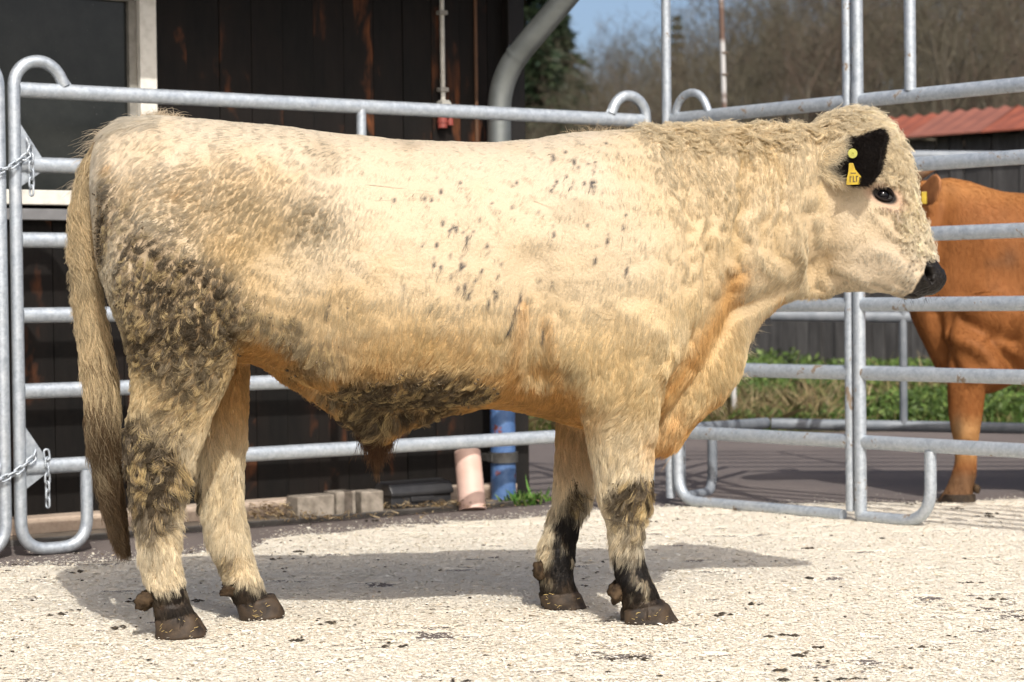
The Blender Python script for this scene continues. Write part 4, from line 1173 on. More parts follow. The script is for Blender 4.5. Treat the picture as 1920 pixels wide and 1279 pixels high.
def coat(p, n):
    x, y = side(p)
    x = x + 9 * fnoise(p, 11, 41, 2); y = y + 9 * fnoise(p, 11, 43, 2)
    v = p[:, 1]
    far = v > 0.06
    n1, n2, n3 = fnoise(p, 4, 1, 3), fnoise(p, 19, 2, 3), fnoise(p, 60, 4, 3)
    c = np.repeat(CREAM[None], len(p), 0)
    c = mixc(c, smooth01(-y, -520, -300) * smooth01(-x, -1230, -1100) * (.75 + .5 * n1), PALE)
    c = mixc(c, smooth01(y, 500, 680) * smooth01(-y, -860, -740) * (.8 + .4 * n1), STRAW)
    c = mixc(c, smooth01(x, 1180, 1300) * (.30 + .55 * np.clip(wrinkle(p), 0, 1)) * smooth01(-x, -1620, -1540), STRAW)
    c = mixc(c, .75 * np.clip(wrinkle(p) - .12, 0, 1) * smooth01(x, 1200, 1280) * smooth01(-x, -1540, -1500) * smooth01(-y, -560, -480), np.array((.40, .29, .13)))  # shade of the neck wrinkles painted into their grooves
    c = mixc(c, .5 * np.exp(-(((x - 1650) / 50) ** 2 + ((y - 440) / 22) ** 2)), STRAW)
    c = mixc(c, .45 * np.exp(-(((x - 480) / 80) ** 2 + ((y - 430) / 80) ** 2)), STRAW)
    c = mixc(c, .5 * smooth01(x, 1560, 1660) * smooth01(y, 380, 480), PALE)
    c = mixc(c, .55 * np.clip(.35 * n2 + n1, 0, 1), STRAW)
    c = mixc(c, .35 * np.clip(-n1 - .3 * n2, 0, 1), PALE)
    # tan skin and warm bounce light painted into folds, groin and brisket
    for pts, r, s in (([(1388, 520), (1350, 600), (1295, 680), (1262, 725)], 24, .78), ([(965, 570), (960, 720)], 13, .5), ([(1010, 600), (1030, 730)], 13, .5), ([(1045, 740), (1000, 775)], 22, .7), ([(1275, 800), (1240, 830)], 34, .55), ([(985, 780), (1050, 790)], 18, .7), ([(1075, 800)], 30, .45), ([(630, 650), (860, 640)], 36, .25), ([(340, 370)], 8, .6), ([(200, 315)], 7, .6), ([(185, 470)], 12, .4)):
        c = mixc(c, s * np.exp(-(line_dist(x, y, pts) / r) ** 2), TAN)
    c = mixc(c, .95 * smooth01(-n[:, 2], .35, .8) * (y > 560) * (x > 380), TAN)  # warm bounce light painted onto downward-facing hide
    c = mixc(c, .75 * smooth01(y, 600, 680) * smooth01(-y, -860, -740) * far * (x < 520), TAN)  # same painted bounce tint inside the far thigh
    c = mixc(c, .55 * smooth01(-y, -960, -840) * far * (x > 980) * (y > 780), TAN * .85)  # same painted bounce tint on the far foreleg
    OCHRE = np.array((.52, .37, .165))
    for ox, oy, rx, ry, s in ((300, 400, 110, 70, .7), (440, 480, 90, 90, .75), (620, 560, 110, 70, .55), (480, 330, 120, 40, .45), (800, 640, 170, 50, .75), (700, 470, 70, 60, .3), (1010, 640, 70, 70, .4), (560, 400, 60, 50, .5), (330, 760, 60, 40, .5), (1180, 780, 40, 60, .3)):
        c = mixc(c, s * (.45 + .8 * n1 + .6 * n2) * np.exp(-(((x - ox) / rx) ** 2 + ((y - oy) / ry) ** 2)), OCHRE)
    # mud and dung, matted in tufts; tan patches paint bounce light under the belly
    mask = np.zeros(len(p))
    for mx, my, rx, ry, s, k in MUD_AND_BOUNCE:
        e = np.sqrt(((x - mx) / rx) ** 2 + ((y - my) / ry) ** 2)
        w = s * (1 - smooth01(e, .55, 1.25))
        near = ~far | (k == 3)
        if mx in (365, 1110, 425): near = far
        w = w * near
        if k < 2: mask = np.maximum(mask, np.minimum(w, 1))
        if k == 2: c = mixc(c, w * (.6 + .35 * n1 + .3 * n2 + .12 * n3), OLIVE)
        elif k == 3: c = mixc(c, w * (.75 + .4 * n2), TAN * .75)
        else:
            t = w * np.clip(.50 + .85 * n2 + .9 * n3 + (0.2 if k == 1 else 0), 0, 1)
            c = mixc(c, t, MUD if k == 0 else MUD * .6)
            c = mixc(c, w * np.clip(-.22 + 1.3 * n3 + .7 * n2 + (.25 if k == 1 else 0), 0, .9), DARKMUD)
    # slate flecks on the ribs (near flank as photographed, a few on the far one)
    fl = np.zeros(len(p))
    xs, ys = side(p)
    ok = (v < 0) & (xs > 480) & (xs < 1180) & (ys > 250) & (ys < 650)
    if ok.any():
        xo, yo = xs[ok] + 2.0 * n3[ok], ys[ok]
        f = np.zeros(ok.sum())
        for fx, fy, h in FLECKS:
            du = (xo - fx) + .25 * (yo - fy); dv = (yo - fy)
            f = np.maximum(f, np.exp(-((du / (1.0 + h * .17)) ** 2 + (dv / (h * .8)) ** 2) ** 1.5) * (.55 + .045 * h))
        fl[ok] = f
    c = mixc(c, np.minimum(fl * 1.35, .95), SLATE * .42)
    # black points: lower legs, muzzle, eye
    jag = 16 * n3 + 12 * n2
    near_f, far_f = (~far) & (x > 1000), far & (x > 960)
    near_h, far_h = (~far) & (x < 700), far & (x < 700)
    k = np.zeros(len(p))
    k = np.maximum(k, near_f * smooth01(y + jag * 1.3 - (1178 - x) * .7 * (x < 1178), 1006, 1034))
    k = np.maximum(k, .85 * near_f * smooth01(x + jag, 1180, 1200) * smooth01(y, 955, 1000))
    k = np.maximum(k, far_f * smooth01(x + jag * 1.2 - .25 * (1000 - y), 1062, 1078) * smooth01(y, 925, 990))
    k = np.maximum(k, far_f * smooth01(y + jag * 1.6, 1050, 1085))
    k = np.maximum(k, near_h * smooth01(y + jag * 2.0 + (x - 300) * .25, 1085, 1112) * np.clip(1.25 - .9 * np.clip(n2 + n3, 0, 1), 0, 1))
    k = np.maximum(k, far_h * smooth01(y + jag * 1.5, 1100, 1125))
    xh, yh = side(p)
    k = np.maximum(k, smooth01(xh + .45 * (yh - 520) + 3 * n3, 1740, 1746) * (yh > 480))
    k = np.maximum(k, .95 * smooth01(yh - .30 * (xh - 1690), 552, 555) * (xh > 1679))
    eye = np.sqrt(((xh - 1666) / 26) ** 2 + ((yh - 365 - (xh - 1666) * .28) / 16) ** 2)
    c = mixc(c, .55 * (1 - smooth01(eye, 1.0, 1.9)), np.array((.55, .36, .30)))
    k = np.maximum(k, 1 - smooth01(eye, .8, 1.15))
    for qx, qy in ((1736, 480), (1728, 488), (1741, 476), (1722, 500), (1728, 508), (1716, 520), (1722, 528), (1730, 496), (1735, 505), (1719, 540), (1728, 542), (1712, 530), (1733, 525), (1731, 533), (1738, 490)):
        k = np.maximum(k, .8 * np.exp(-(np.hypot(xh - qx, yh - qy) / 2.6) ** 2))
    mott = np.clip(1.35 - 1.5 * np.clip(fnoise(p, 34, 77, 2) + .3 * n3, 0, 1), 0, 1)
    k = np.where(y > 900, k * np.where(y < 1120, mott, 1), k)
    c = mixc(c, k, BLACK)
    # dried dung over the feet
    foot = np.maximum(smooth01(y, 1080, 1140) * np.clip(.35 + .9 * n2, 0, .85), .5 * smooth01(y, 960, 1000) * np.clip(1.2 * n2 + .5 * n3, 0, 1))
    c = mixc(c, foot, np.array((.07, .047, .028)))
    return np.clip(c, .006, .92), k, mask

bull_p, bull_n = get_co(bull_me), get_no(bull_me)
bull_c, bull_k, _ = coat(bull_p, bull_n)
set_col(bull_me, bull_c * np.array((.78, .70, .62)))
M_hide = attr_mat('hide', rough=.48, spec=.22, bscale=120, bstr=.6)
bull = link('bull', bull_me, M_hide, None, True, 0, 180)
bull.location = B0; bull.rotation_euler = (0, 0, BULL_ANG)
tag(bull, 'large cream white bull with black ear and muddy hindquarters standing side on in the pen', 'bull')

# ------------------------------------------------------------------ hooves, dewclaws, eye, ears, tags
M_horn = simple('hoof_horn', (.016, .011, .008), (.055, .036, .021), 28, .62, 0, .5, .006, spec=.3)
M_soil = simple('dung_crust', (.020, .013, .008), (.07, .046, .026), 40, .85, 0, .7, .01, spec=.15)
M_straw = simple('straw_bits', (.62, .46, .18), rough=.7)

def hoof(poly_top, poly_bot, v, hw, name='hoof'):
    """two claws: side outline given by the coronet (rear, front) and the sole (rear, toe)"""
    (xa, ya), (xb, yb) = poly_top
    (xc, yc), (xd, yd) = poly_bot
    mb = MB()
    for s in (-1, 1):
        rings = []
        cv = v + s * hw * .5
        for t in np.linspace(0, 1, 7):
            e = t ** .85
            ur, wr = W(xa + (xc - xa) * e, ya + (yc - ya) * t, v)
            uf, wf = W(xb + (xd - xb) * e, yb + (yd - yb) * t, v)
            wr = max(wr, .0); wf = max(wf, .0)
            c = np.array(((ur + uf) / 2, cv, (wr + wf) / 2))
            ax = np.array(((uf - ur) / 2, 0, (wf - wr) / 2))
            th = np.arange(20) * 2 * math.pi / 20
            w2 = hw * (.40 + .16 * t)
            ring = [c + ax * math.copysign(abs(math.cos(q)) ** .9, math.cos(q)) + np.array((0, w2 * math.sin(q) * (1 - .35 * max(0, math.cos(q)) ** 2), 0)) for q in th]
            rings.append(ring)
        mb.loft(rings)
    pv = np.array(mb.v); jit = .0032 * fnoise(pv, 40, 5, 2) + .0016 * np.sin(pv[:, 2] * 520 + 3 * fnoise(pv, 20, 8, 2)) * (pv[:, 2] < .06)
    pv[:, 0] += jit; pv[:, 1] += np.sign(pv[:, 1] - v) * jit; pv[:, 2] = np.maximum(pv[:, 2] + .004 * fnoise(pv, 30, 6, 2), 0); mb.v = [tuple(q) for q in pv]
    o = mb.build(name, M_horn, bull, True, 0, 50)
    sub = o.modifiers.new('sub', 'SUBSURF'); sub.levels = sub.render_levels = 1
    return o

hoofs = [hoof([(290, 1160), (360, 1143)], [(292, 1200), (392, 1192)], NH, .058),
         hoof([(442, 1130), (512, 1112)], [(450, 1166), (538, 1157)], FH, .055),
         hoof([(1166, 1140), (1246, 1122)], [(1166, 1172), (1273, 1166)], NF, .060),
         hoof([(1010, 1112), (1080, 1104)], [(1018, 1146), (1102, 1142)], FF, .056)]

for (x0, x1, y0, y1, v, sd) in ((250, 287, 1106, 1146, NH, 1), (404, 452, 1088, 1122, FH, 2), (1135, 1166, 1092, 1130, NF, 3), (991, 1024, 1046, 1092, FF, 4)):
    for s in (-1, 1):
        u, w = W((x0 + x1) / 2, (y0 + y1) / 2, v)
        mb = MB(); mb.add(*blob((u + .006 + .003 * s, v + s * .024, w), ((x1 - x0) * .00060, .016, (y1 - y0) * (.00055 if sd != 2 else .00042)), sd + s, rough=.8))
        o = mb.build('dewclaw', M_soil, bull, True, 0, 180)

M_eye, nt_, pe_ = new_mat('eye_ball')
pe_.inputs['Base Color'].default_value = (.004, .0035, .005, 1); pe_.inputs['Roughness'].default_value = .08; pe_.inputs['Specular IOR Level'].default_value = .3
M_lid = simple('eyelid', (.010, .008, .008), (.022, .016, .014), 60, .85, spec=.1)
bx_, by_ = side(bull_p)
for s in (-1, 1):
    q_ = (np.hypot(bx_ - 1666, by_ - 364) < 9) & (np.sign(bull_n[:, 1]) == s) & (np.abs(bull_p[:, 1]) > .05)
    pc, nc = bull_p[q_].mean(0), unit(bull_n[q_].mean(0))
    mb = MB(); mb.add(*blob(tuple(pc - nc * .010), (.0215, .0205, .0205), 5, rough=0))
    eye_o = mb.build('eye', M_eye, bull, True, 0, 180)
    a1 = unit(np.array((1, 0, -.30)) - nc * (np.array((1, 0, -.30)) @ nc)); a2 = np.cross(nc, a1); a2 = a2 * np.sign(a2[2])
    for up_ in (1, -1):
        pts_ = [pc + a1 * .0265 * math.cos(q) + a2 * up_ * (.0175 if up_ > 0 else .0135) * math.sin(q) + nc * (.0015 + .0075 * math.sin(q)) for q in np.linspace(-.1, math.pi + .1, 15)]
        mb = MB(); mb.tube(pts_, [(.0022 + (.0034 if up_ > 0 else .0022) * math.sin(max(q, 0))) for q in np.linspace(0.1, math.pi - .1, 15)], 8, up=tuple(nc)); mb.build('eyelid', M_lid, eye_o, True, 0, 180)

def leaf_ear(sgn):
    """cupped ear, a thick leaf from its root to its blunt tip"""
    rows = [  # centre x, y, v, half height px, cup depth
        (1536, 304, -.098, 22, .000), (1560, 303, -.118, 36, .002), (1578, 302, -.138, 42, .008), (1600, 302, -.165, 44, .014), (1622, 298, -.19, 50, .018), (1637, 295, -.205, 52, .018), (1647, 292, -.214, 47, .013), (1655, 289, -.219, 34, .006)]
    rings = []
    for k, (x, y, v, h, cup) in enumerate(interp_rows([(r[0], r[1], r[2] * 300, r[3], r[4]) for r in rows], 16)):
        v = v / 300
        ring = []
        tilt = -.22
        for j in range(24):
            q = 2 * math.pi * j / 24
            s1 = math.cos(q); th = (.0095 * abs(math.sin(q)) + .001) * math.copysign(1, math.sin(q))
            u, w = W(x + s1 * h * tilt * -1, y - s1 * h, v)
            ring.append((u + th * .45, sgn * -(v + cup * (1 - s1 * s1) + th), w))
        rings.append(ring)
    mb = MB(); mb.loft(rings)
    return mb
ear_mat = attr_mat('ear_skin', rough=.6)
ears = []
for s in (-1, 1):
    e = leaf_ear(s).build('ear', ear_mat, bull, True, 0, 180)
    ears.append(e)
tag(ears[0], 'black ear with yellow tags')
M_tag = simple('tag_yellow', (.47, .335, .02), (.34, .23, .015), 40, .5, spec=.4)
M_tag2 = simple('tag_lime', (.42, .42, .08), (.32, .31, .06), 60, .45, spec=.4)
M_ink = simple('tag_print', (.09, .06, .02), rough=.6)
def disc(mb, c, r, thick, n=20, mi=0):
    rings = [[(c[0] + rr * math.cos(2 * math.pi * j / n), c[1] + dv, c[2] + rr * math.sin(2 * math.pi * j / n)) for j in range(n)] for rr, dv in ((r * .94, thick), (r, thick * .6), (r, -thick), (r * .96, -thick * 1.4), (r * .4, -thick * 1.4), (r * .36, -thick * 1.9), (r * .16, -thick * 1.9), (r * .12, -thick * .6))]
    mb.loft(rings, mi=mi)
u, w = W(1598, 288, -.185)
mb = MB(); disc(mb, (u, -.187, w), .0128, .0018); tagb = mb.build('ear_tag_button', M_tag2, ears[0], True, 0, 30)
mb = MB()
outl = [(1591, 306), (1599, 306), (1603, 318), (1612, 329), (1618, 336), (1617, 346), (1586, 347), (1587, 334), (1590, 322)]
a = [W(x, y, -.19) for x, y in outl]
rings = [[(p[0], -.192 - .001 - .0006 * k, p[1]) for p in a] for k in (0, 2)]
mb.loft(rings); tg = mb.build('ear_tag_flap', M_tag, ears[0], False, .0006)
mb = MB()
for k, (x0, y0, x1, y1) in enumerate(((1592, 331, 1594, 342), (1598, 330, 1600, 341), (1604, 330, 1606, 341), (1610, 332, 1612, 342), (1592, 331, 1596, 333), (1598, 340, 1603, 342), (1604, 330, 1608, 332), (1594, 324, 1604, 326))):
    p0, p1 = W(x0, y0, -.19), W(x1, y1, -.19)
    mb.box(((p0[0] + p1[0]) / 2, -.1945, (p0[1] + p1[1]) / 2), (abs(p1[0] - p0[0]), .0006, abs(p1[1] - p0[1])))
mb.build('printed_number', M_ink, ears[0], False)

# ------------------------------------------------------------------ tail core
tail_rows = [(258, 250, 20), (226, 256, 24), (196, 280, 25), (174, 320, 24), (160, 380, 22), (156, 450, 20), (162, 520, 20), (174, 600, 22), (188, 680, 24), (192, 760, 23), (198, 830, 16), (208, 890, 11), (218, 940, 7), (224, 970, 5), (228, 990, 3)]
TAIL_V = -.02
pth = []; rad = []
for x, y, r in interp_rows([(a, b, c, 0) for a, b, c in tail_rows], 44)[:, :3]:
    u, w = W(x, y, TAIL_V); pth.append((u, TAIL_V, w)); rad.append(r * .00137)
mb = MB(); mb.tube(pth, rad, 12, up=(0, 1, 0))
M_tail = simple('tail_skin', (.16, .11, .06), (.34, .26, .15), 20, .8)
tail = mb.build('tail', M_tail, bull, True, 0, 180)
TAIL_PTH = np.array(pth)

# ------------------------------------------------------------------ hair
def surface_samples(me, dens_fn, total):
    me.calc_loop_triangles()
    nt_ = len(me.loop_triangles)
    tri = np.empty(nt_ * 3, dtype=np.int32); me.loop_triangles.foreach_get('vertices', tri); tri = tri.reshape(-1, 3)
    p, n = get_co(me), get_no(me)
    a, b, c = p[tri[:, 0]], p[tri[:, 1]], p[tri[:, 2]]
    area = .5 * np.linalg.norm(np.cross(b - a, c - a), axis=1)
    w = area * dens_fn((a + b + c) / 3, (n[tri[:, 0]] + n[tri[:, 1]] + n[tri[:, 2]]) / 3)
    pick = rng.choice(nt_, size=total, p=w / w.sum())
    r1, r2 = np.sqrt(rng.random(total)), rng.random(total)
    wa, wb, wc = (1 - r1)[:, None], (r1 * (1 - r2))[:, None], (r1 * r2)[:, None]
    t = tri[pick]
    P = p[t[:, 0]] * wa + p[t[:, 1]] * wb + p[t[:, 2]] * wc
    N = n[t[:, 0]] * wa + n[t[:, 1]] * wb + n[t[:, 2]] * wc
    N /= np.linalg.norm(N, axis=1)[:, None] + 1e-9
    return P, N

def make_curves(name, pts, rad0, rad1, col, mat, parent):
    """pts (n, k, 3) strands as one hair curves object"""
    n, k, _ = pts.shape
    hc = bpy.data.hair_curves.new(name)
    hc.add_curves([k] * n)
    hc.attributes['position'].data.foreach_set('vector', pts.astype(np.float32).ravel())
    ra = hc.attributes.get('radius') or hc.attributes.new('radius', 'FLOAT', 'POINT')
    t = np.linspace(0, 1, k)[None, :]
    r = np.asarray(rad0).reshape(-1, 1) * (1 - t) + np.asarray(rad1).reshape(-1, 1) * t
    r = np.broadcast_to(r, (n, k))
    ra.data.foreach_set('value', np.ascontiguousarray(r, dtype=np.float32).ravel())
    ca = hc.attributes.new('col', 'FLOAT_COLOR', 'CURVE')
    c4 = np.ones((n, 4), dtype=np.float32); c4[:, :3] = col
    ca.data.foreach_set('color', c4.ravel())
    hc.materials.append(mat)
    o = bpy.data.objects.new(name, hc); COL.objects.link(o)
    o.parent = parent
    return o

def coat_density(p, n):
    x, y = side(p)
    d = np.where(n[:, 1] < .25, 1.0, .33)
    muzzle = (x + .45 * (y - 520) > 1742) & (y > 480)
    d = d * np.where(muzzle, 0.0, 1.0)
    d = d * np.where(y > 1085, 1.5, 1.0)
    head = x > 1500
    d = d * np.where(head, 1.5, 1.0)
    eye = np.hypot((x - 1666) / 24, (y - 364) / 15) < 1
    d = d * np.where(eye, 0, 1)
    return d

N_HAIR = 400000
hp, hn = surface_samples(bull_me, coat_density, N_HAIR)
hx, hy = side(hp)
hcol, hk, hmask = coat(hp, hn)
# flow of the coat
flow = np.zeros((N_HAIR, 3))
flow[:, 0] = -.35; flow[:, 2] = -.9
def blend(w, vec):
    global flow
    w = np.clip(w, 0, 1)[:, None]
    flow = flow * (1 - w) + np.array(vec) * w
blend(smooth01(-hy, -330, -250) * smooth01(-hx, -1200, -1000), (-.9, 0, -.3))
blend(smooth01(-hx, -420, -300) * smooth01(-hy, -480, -420), (-.8, 0, -.6))
blend(smooth01(hx, 1180, 1300) * smooth01(-hx, -1540, -1480), (-.15, 0, -1))
blend(smooth01(hx, 1540, 1600), (.30, 0, -.95))
blend(smooth01(hx, 1600, 1700) * smooth01(hy, 440, 500), (-.55, 0, -.75))
blend(smooth01(hy, 780, 860), (-.15, 0, -1))
blend(smooth01(hx, 1340, 1380) * smooth01(hy, 540, 580), (.35, 0, -.9))
curl = np.zeros(N_HAIR)
curl = np.maximum(curl, 1.0 * smooth01(hx + .42 * (hy - 220), 1575, 1640) * smooth01(-hy, -480, -440) * (hx > 1500) * (hx + .15 * (250 - hy) > 1560))
fore = smooth01(hx - (1600 + (hy - 230) * .42), -6, 40) * (hx > 1500) * smooth01(-hy, -480, -455)
fore *= smooth01(np.hypot((hx - 1664) / 1.25, hy - 362), 26, 40)
curl = np.where(hx > 1500, np.maximum(fore, .9 * smooth01(-hy, -262, -235)), 0)
curl = np.maximum(curl, .75 * smooth01(hx, 1190, 1260) * smooth01(-hx, -1530, -1490) * smooth01(-hy, -300, -250))
curl = np.maximum(curl, .35 * smooth01(hx, 1190, 1260) * smooth01(-hx, -1530, -1490) * smooth01(-hy, -480, -300))
curl = np.maximum(curl, .6 * np.exp(-(((hx - 370) / 150) ** 2 + ((hy - 370) / 90) ** 2)) * smooth01(hy, 285, 330))
curl = np.maximum(curl, .8 * np.exp(-(((hx - 590) / 60) ** 2 + ((hy - 420) / 50) ** 2)))
curl = np.maximum(curl, .55 * smooth01(-hx, -480, -430) * smooth01(hy, 420, 520) * smooth01(-hy, -740, -680))
curl = np.maximum(curl, .5 * np.exp(-(((hx - 760) / 150) ** 2 + ((hy - 715) / 50) ** 2)))
curl = np.maximum(curl, .5 * np.exp(-(((hx - 290) / 55) ** 2 + ((hy - 880) / 90) ** 2)))
# swirl the flow a little
ruff = np.maximum(curl, .75 * smooth01(hy, 500, 740)); ang = .42 * fnoise(hp * np.array((1, 1, .6)), 5, 71, 2) + (.16 + .9 * ruff ** 1.5) * fnoise(hp * np.array((1, 1, .30)), 24, 73, 2) + (.12 + .12 * ruff) * rng.standard_normal(N_HAIR)
d = unit(flow)
ca, sa = np.cos(ang), np.sin(ang)
tan1 = unit(d - hn * np.sum(d * hn, 1, keepdims=True) + 1e-4)
bit = np.cross(hn, tan1)
d = tan1 * ca[:, None] + bit * sa[:, None]
bit = np.cross(hn, d)
# length and lift
L = np.full(N_HAIR, .026)
L += .012 * smooth01(hy, 480, 640) + .020 * smooth01(hy, 760, 830) * smooth01(-hy, -1075, -1010)
L *= 1 - .16 * smooth01(hx, 520, 760) * smooth01(-hx, -1260, -1060) * smooth01(-hy, -680, -460)
L *= np.where((hx > 1560) & (fore < .3) & (hy > 300), .75, 1.0)
L = np.where(hk > .5, L * .7, L)
L += .014 * fore + .02 * curl * (hx > 1180) * (hy < 300)
L *= np.where(hy > 1120, 1.25, np.where(hy > 1080, .85, 1))
L += .016 * np.exp(-(((hx - 590) / 90) ** 2 + ((hy - 700) / 40) ** 2)) + .02 * smooth01(-hx, -330, -270) * smooth01(-hy, -250, -225)
L *= rng.uniform(.6, 1.2, N_HAIR)
lift = .10 + .34 * curl + .11 * smooth01(hy, 520, 760) + .06 * np.clip(fnoise(hp, 9, 81, 2), 0, 1) + .08 * rng.random(N_HAIR)
legs_ = smooth01(hy, 780, 860) * (hy < 1120)
lift = lift + .16 * legs_ * (1 - hk)
LOCK = np.array((1, 1, .5))                       # locks run longer down the flank than across it
def nearest(centres, pts):
    kd = kdtree.KDTree(len(centres))
    for j, q in enumerate(centres): kd.insert(q, j)
    kd.balance()
    return np.fromiter((kd.find(q)[1] for q in pts), dtype=np.int64, count=len(pts))
ringlet = (curl > .42) & (hx > 1180)
NT = 30000
ti = rng.choice(N_HAIR, NT, replace=False)
near = nearest(hp[ti] * LOCK, hp * LOCK)
own = ti[near]
rc = np.where(ringlet)[0]; tr_ = rng.choice(rc, len(rc) // 11, replace=False)
own[rc] = tr_[nearest(hp[tr_], hp[rc])]
L[rc] = L[rc] * 1.35
# hair stuck together by mud stands in coarse clots
clot = np.zeros(N_HAIR)
mr = np.where((hmask + .35 * fnoise(hp, 20, 97, 2) + .12 * rng.standard_normal(N_HAIR) > .46) & ~ringlet & (hn[:, 1] < .3) & (hy < 1060))[0]; mc = rng.choice(mr, len(mr) // 24, replace=False)
own[mr] = mc[nearest(hp[mc], hp[mr])]
clot[mr] = 1; L[mr] = L[mr] * 1.1; lift[mr] = np.clip(lift[mr] + .10 * rng.random(len(mr)), 0, .6)
clump = np.clip(.30 + .42 * curl + .30 * smooth01(hy, 560, 700) + .15 * rng.standard_normal(N_HAIR), 0, .92)
clump *= 1 - .3 * smooth01(hx, 520, 760) * smooth01(-hx, -1260, -1060) * smooth01(-hy, -680, -460)
clump[mr] = np.clip(.70 + .14 * rng.standard_normal(len(mr)), .4, .95)
clump[rc] = np.clip(.66 + .14 * rng.standard_normal(len(rc)), .5, .95)
h1, h2, h3, h4 = rng.random(N_HAIR), rng.random(N_HAIR), rng.random(N_HAIR), rng.random(N_HAIR)     # one throw per tuft centre
def strands(sel, K):
    t = np.linspace(0, 1, K)[None, :]
    def line(q):
        l3 = lift[q][:, None, None]; t3 = t[:, :, None]
        return (hp[q] - hn[q] * .002)[:, None, :] + L[q][:, None, None] * (d[q][:, None, :] * t3 * (1 - .35 * l3) + hn[q][:, None, :] * l3 * (1.5 * t3 - t3 ** 2))
    s, o = line(sel), own[sel]
    ctr = line(o)
    cu = np.maximum(curl[o], .55 * clot[o]); ring = ringlet[o]
    tw = (h4[o] * 2 - 1) * np.where(ring, 2.2, clot[o] * (.5 + 1.1 * h2[o]))
    cw, sw = np.cos(tw)[:, None, None], np.sin(tw)[:, None, None]
    lean = ctr - ctr[:, :1, :]
    la, lb = np.einsum('nkj,nj->nk', lean, d[o])[:, :, None], np.einsum('nkj,nj->nk', lean, hn[o])[:, :, None]
    D2 = d[o][:, None, :] * cw + bit[o][:, None, :] * sw
    B2 = bit[o][:, None, :] * cw - d[o][:, None, :] * sw
    ctr = ctr[:, :1, :] + la * D2 + lb * hn[o][:, None, :]
    fq = np.where(ring, 1.3 + 1.2 * h2[o], .8 + .7 * h2[o]) * np.where(h3[o] < .5, -1, 1)
    hel = 6.283 * h4[o][:, None] + 6.283 * fq[:, None] * t
    amp = np.where(ring, .0075 + .006 * h3[o], cu * .0085 + .0012)[:, None] * t ** .6
    ctr = ctr + np.where(ring[:, None, None], D2, B2) * (np.cos(hel) * amp)[:, :, None] * .8 + np.where(ring[:, None, None], B2, hn[o][:, None, :]) * (np.sin(hel) * amp)[:, :, None]
    ctr = ctr + hn[o][:, None, :] * (np.cos(hel * .9 + 1) * amp * .5)[:, :, None] * ring[:, None, None]
    w = (clump[sel][:, None] * t ** np.where(ring, .35, .8)[:, None])[:, :, None]
    return s * (1 - w) + ctr * w
tuft_tint = 1 + (.03 + .09 * ruff) * (h1[own] - .5) * 3.4
tint = np.clip(tuft_tint * (1 + .12 * rng.standard_normal(N_HAIR)), .55, 1.3)[:, None]
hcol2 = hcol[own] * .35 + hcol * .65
tf = (h2[own] - .5) * 3.4
hz_ = h1[own] + .16 * rng.standard_normal(N_HAIR) + .45 * fnoise(hp[own], 22, 91, 2) - .35 * (hmask[own] - .6)
wm_ = np.clip(hmask * 1.25, 0, 1)
hcol2 = mixc(hcol2, wm_ * (hz_ < .31) * .90, DARKMUD)
hcol2 = mixc(hcol2, wm_ * ((hz_ >= .31) & (hz_ < .62)) * .80, np.array((.155, .125, .088)))
hcol2 = mixc(hcol2, wm_ * ((hz_ >= .62) & (hz_ < .80)) * .75, np.array((.34, .25, .13)))
hcol2 = mixc(hcol2, wm_ * (hz_ >= .80) * .75, np.array((.54, .42, .21)))
M_coat = hair_mat('coat_hair')
coat_c = np.clip(hcol2 * tint * .84 * (1.04 + .42 * curl * (hx > 1180) + .20 * smooth01(hy, 500, 700) + .24 * smooth01(hy, 760, 860) + .12 * smooth01(hx, 1180, 1300))[:, None], .004, .95)  # hair colour lifted on lower body, legs and curls to offset self-shadow
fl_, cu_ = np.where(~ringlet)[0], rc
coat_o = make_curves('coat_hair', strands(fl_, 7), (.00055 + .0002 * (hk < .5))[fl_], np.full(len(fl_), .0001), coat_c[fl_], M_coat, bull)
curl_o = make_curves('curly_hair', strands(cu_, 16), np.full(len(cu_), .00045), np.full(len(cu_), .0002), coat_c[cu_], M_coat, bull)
tag(curl_o, kind='stuff')
tag(coat_o, kind='stuff')

# ear hair
def fuzz(obj, n, length, colf, rad, flowv, lift0, name, parent):
    p, nn = surface_samples(obj.data, lambda a, b: np.ones(len(a)), n)
    dd = unit(np.array(flowv) + .5 * rng.standard_normal((n, 3)) * .5)
    dd = unit(dd - nn * np.sum(dd * nn, 1, keepdims=True))
    Ls = length * rng.uniform(.5, 1.2, n) * (1 + .8 * (side(p)[0] < 1586))
    tt = np.linspace(0, 1, 5)[None, :, None]
    s = p[:, None, :] + Ls[:, None, None] * (dd[:, None, :] * tt + nn[:, None, :] * lift0 * (1.4 * tt - .8 * tt ** 2))
    o = make_curves(name, s, np.full(n, rad), np.full(n, rad * .2), colf(p), M_coat, parent)
    return tag(o, kind='stuff')
def ear_col(p):
    x, y = side(p)
    c = np.repeat(np.array((.016, .012, .010))[None], len(p), 0)
    c = mixc(c, (1 - smooth01(x + 8 * fnoise(p, 60, 3, 2) + 26 * np.exp(-((y - 312) / 16) ** 2), 1580, 1592)), CREAM)
    return c * rng.uniform(.7, 1.4, (len(p), 1)) * np.where(c[:, :1] > .1, 1.25, 1)
for e in ears:
    ec = ear_col(get_co(e.data)); set_col(e.data, ec * .8)
for e in ears: fuzz(e, 9000, .017, ear_col, .0006, (.75, 0, -.25), .35, 'ear_hair', e)
# pale tuft at the root of the ear
tp = np.array([(W(1552, 300, -.13)[0], -.125, W(1552, 300, -.13)[1])])

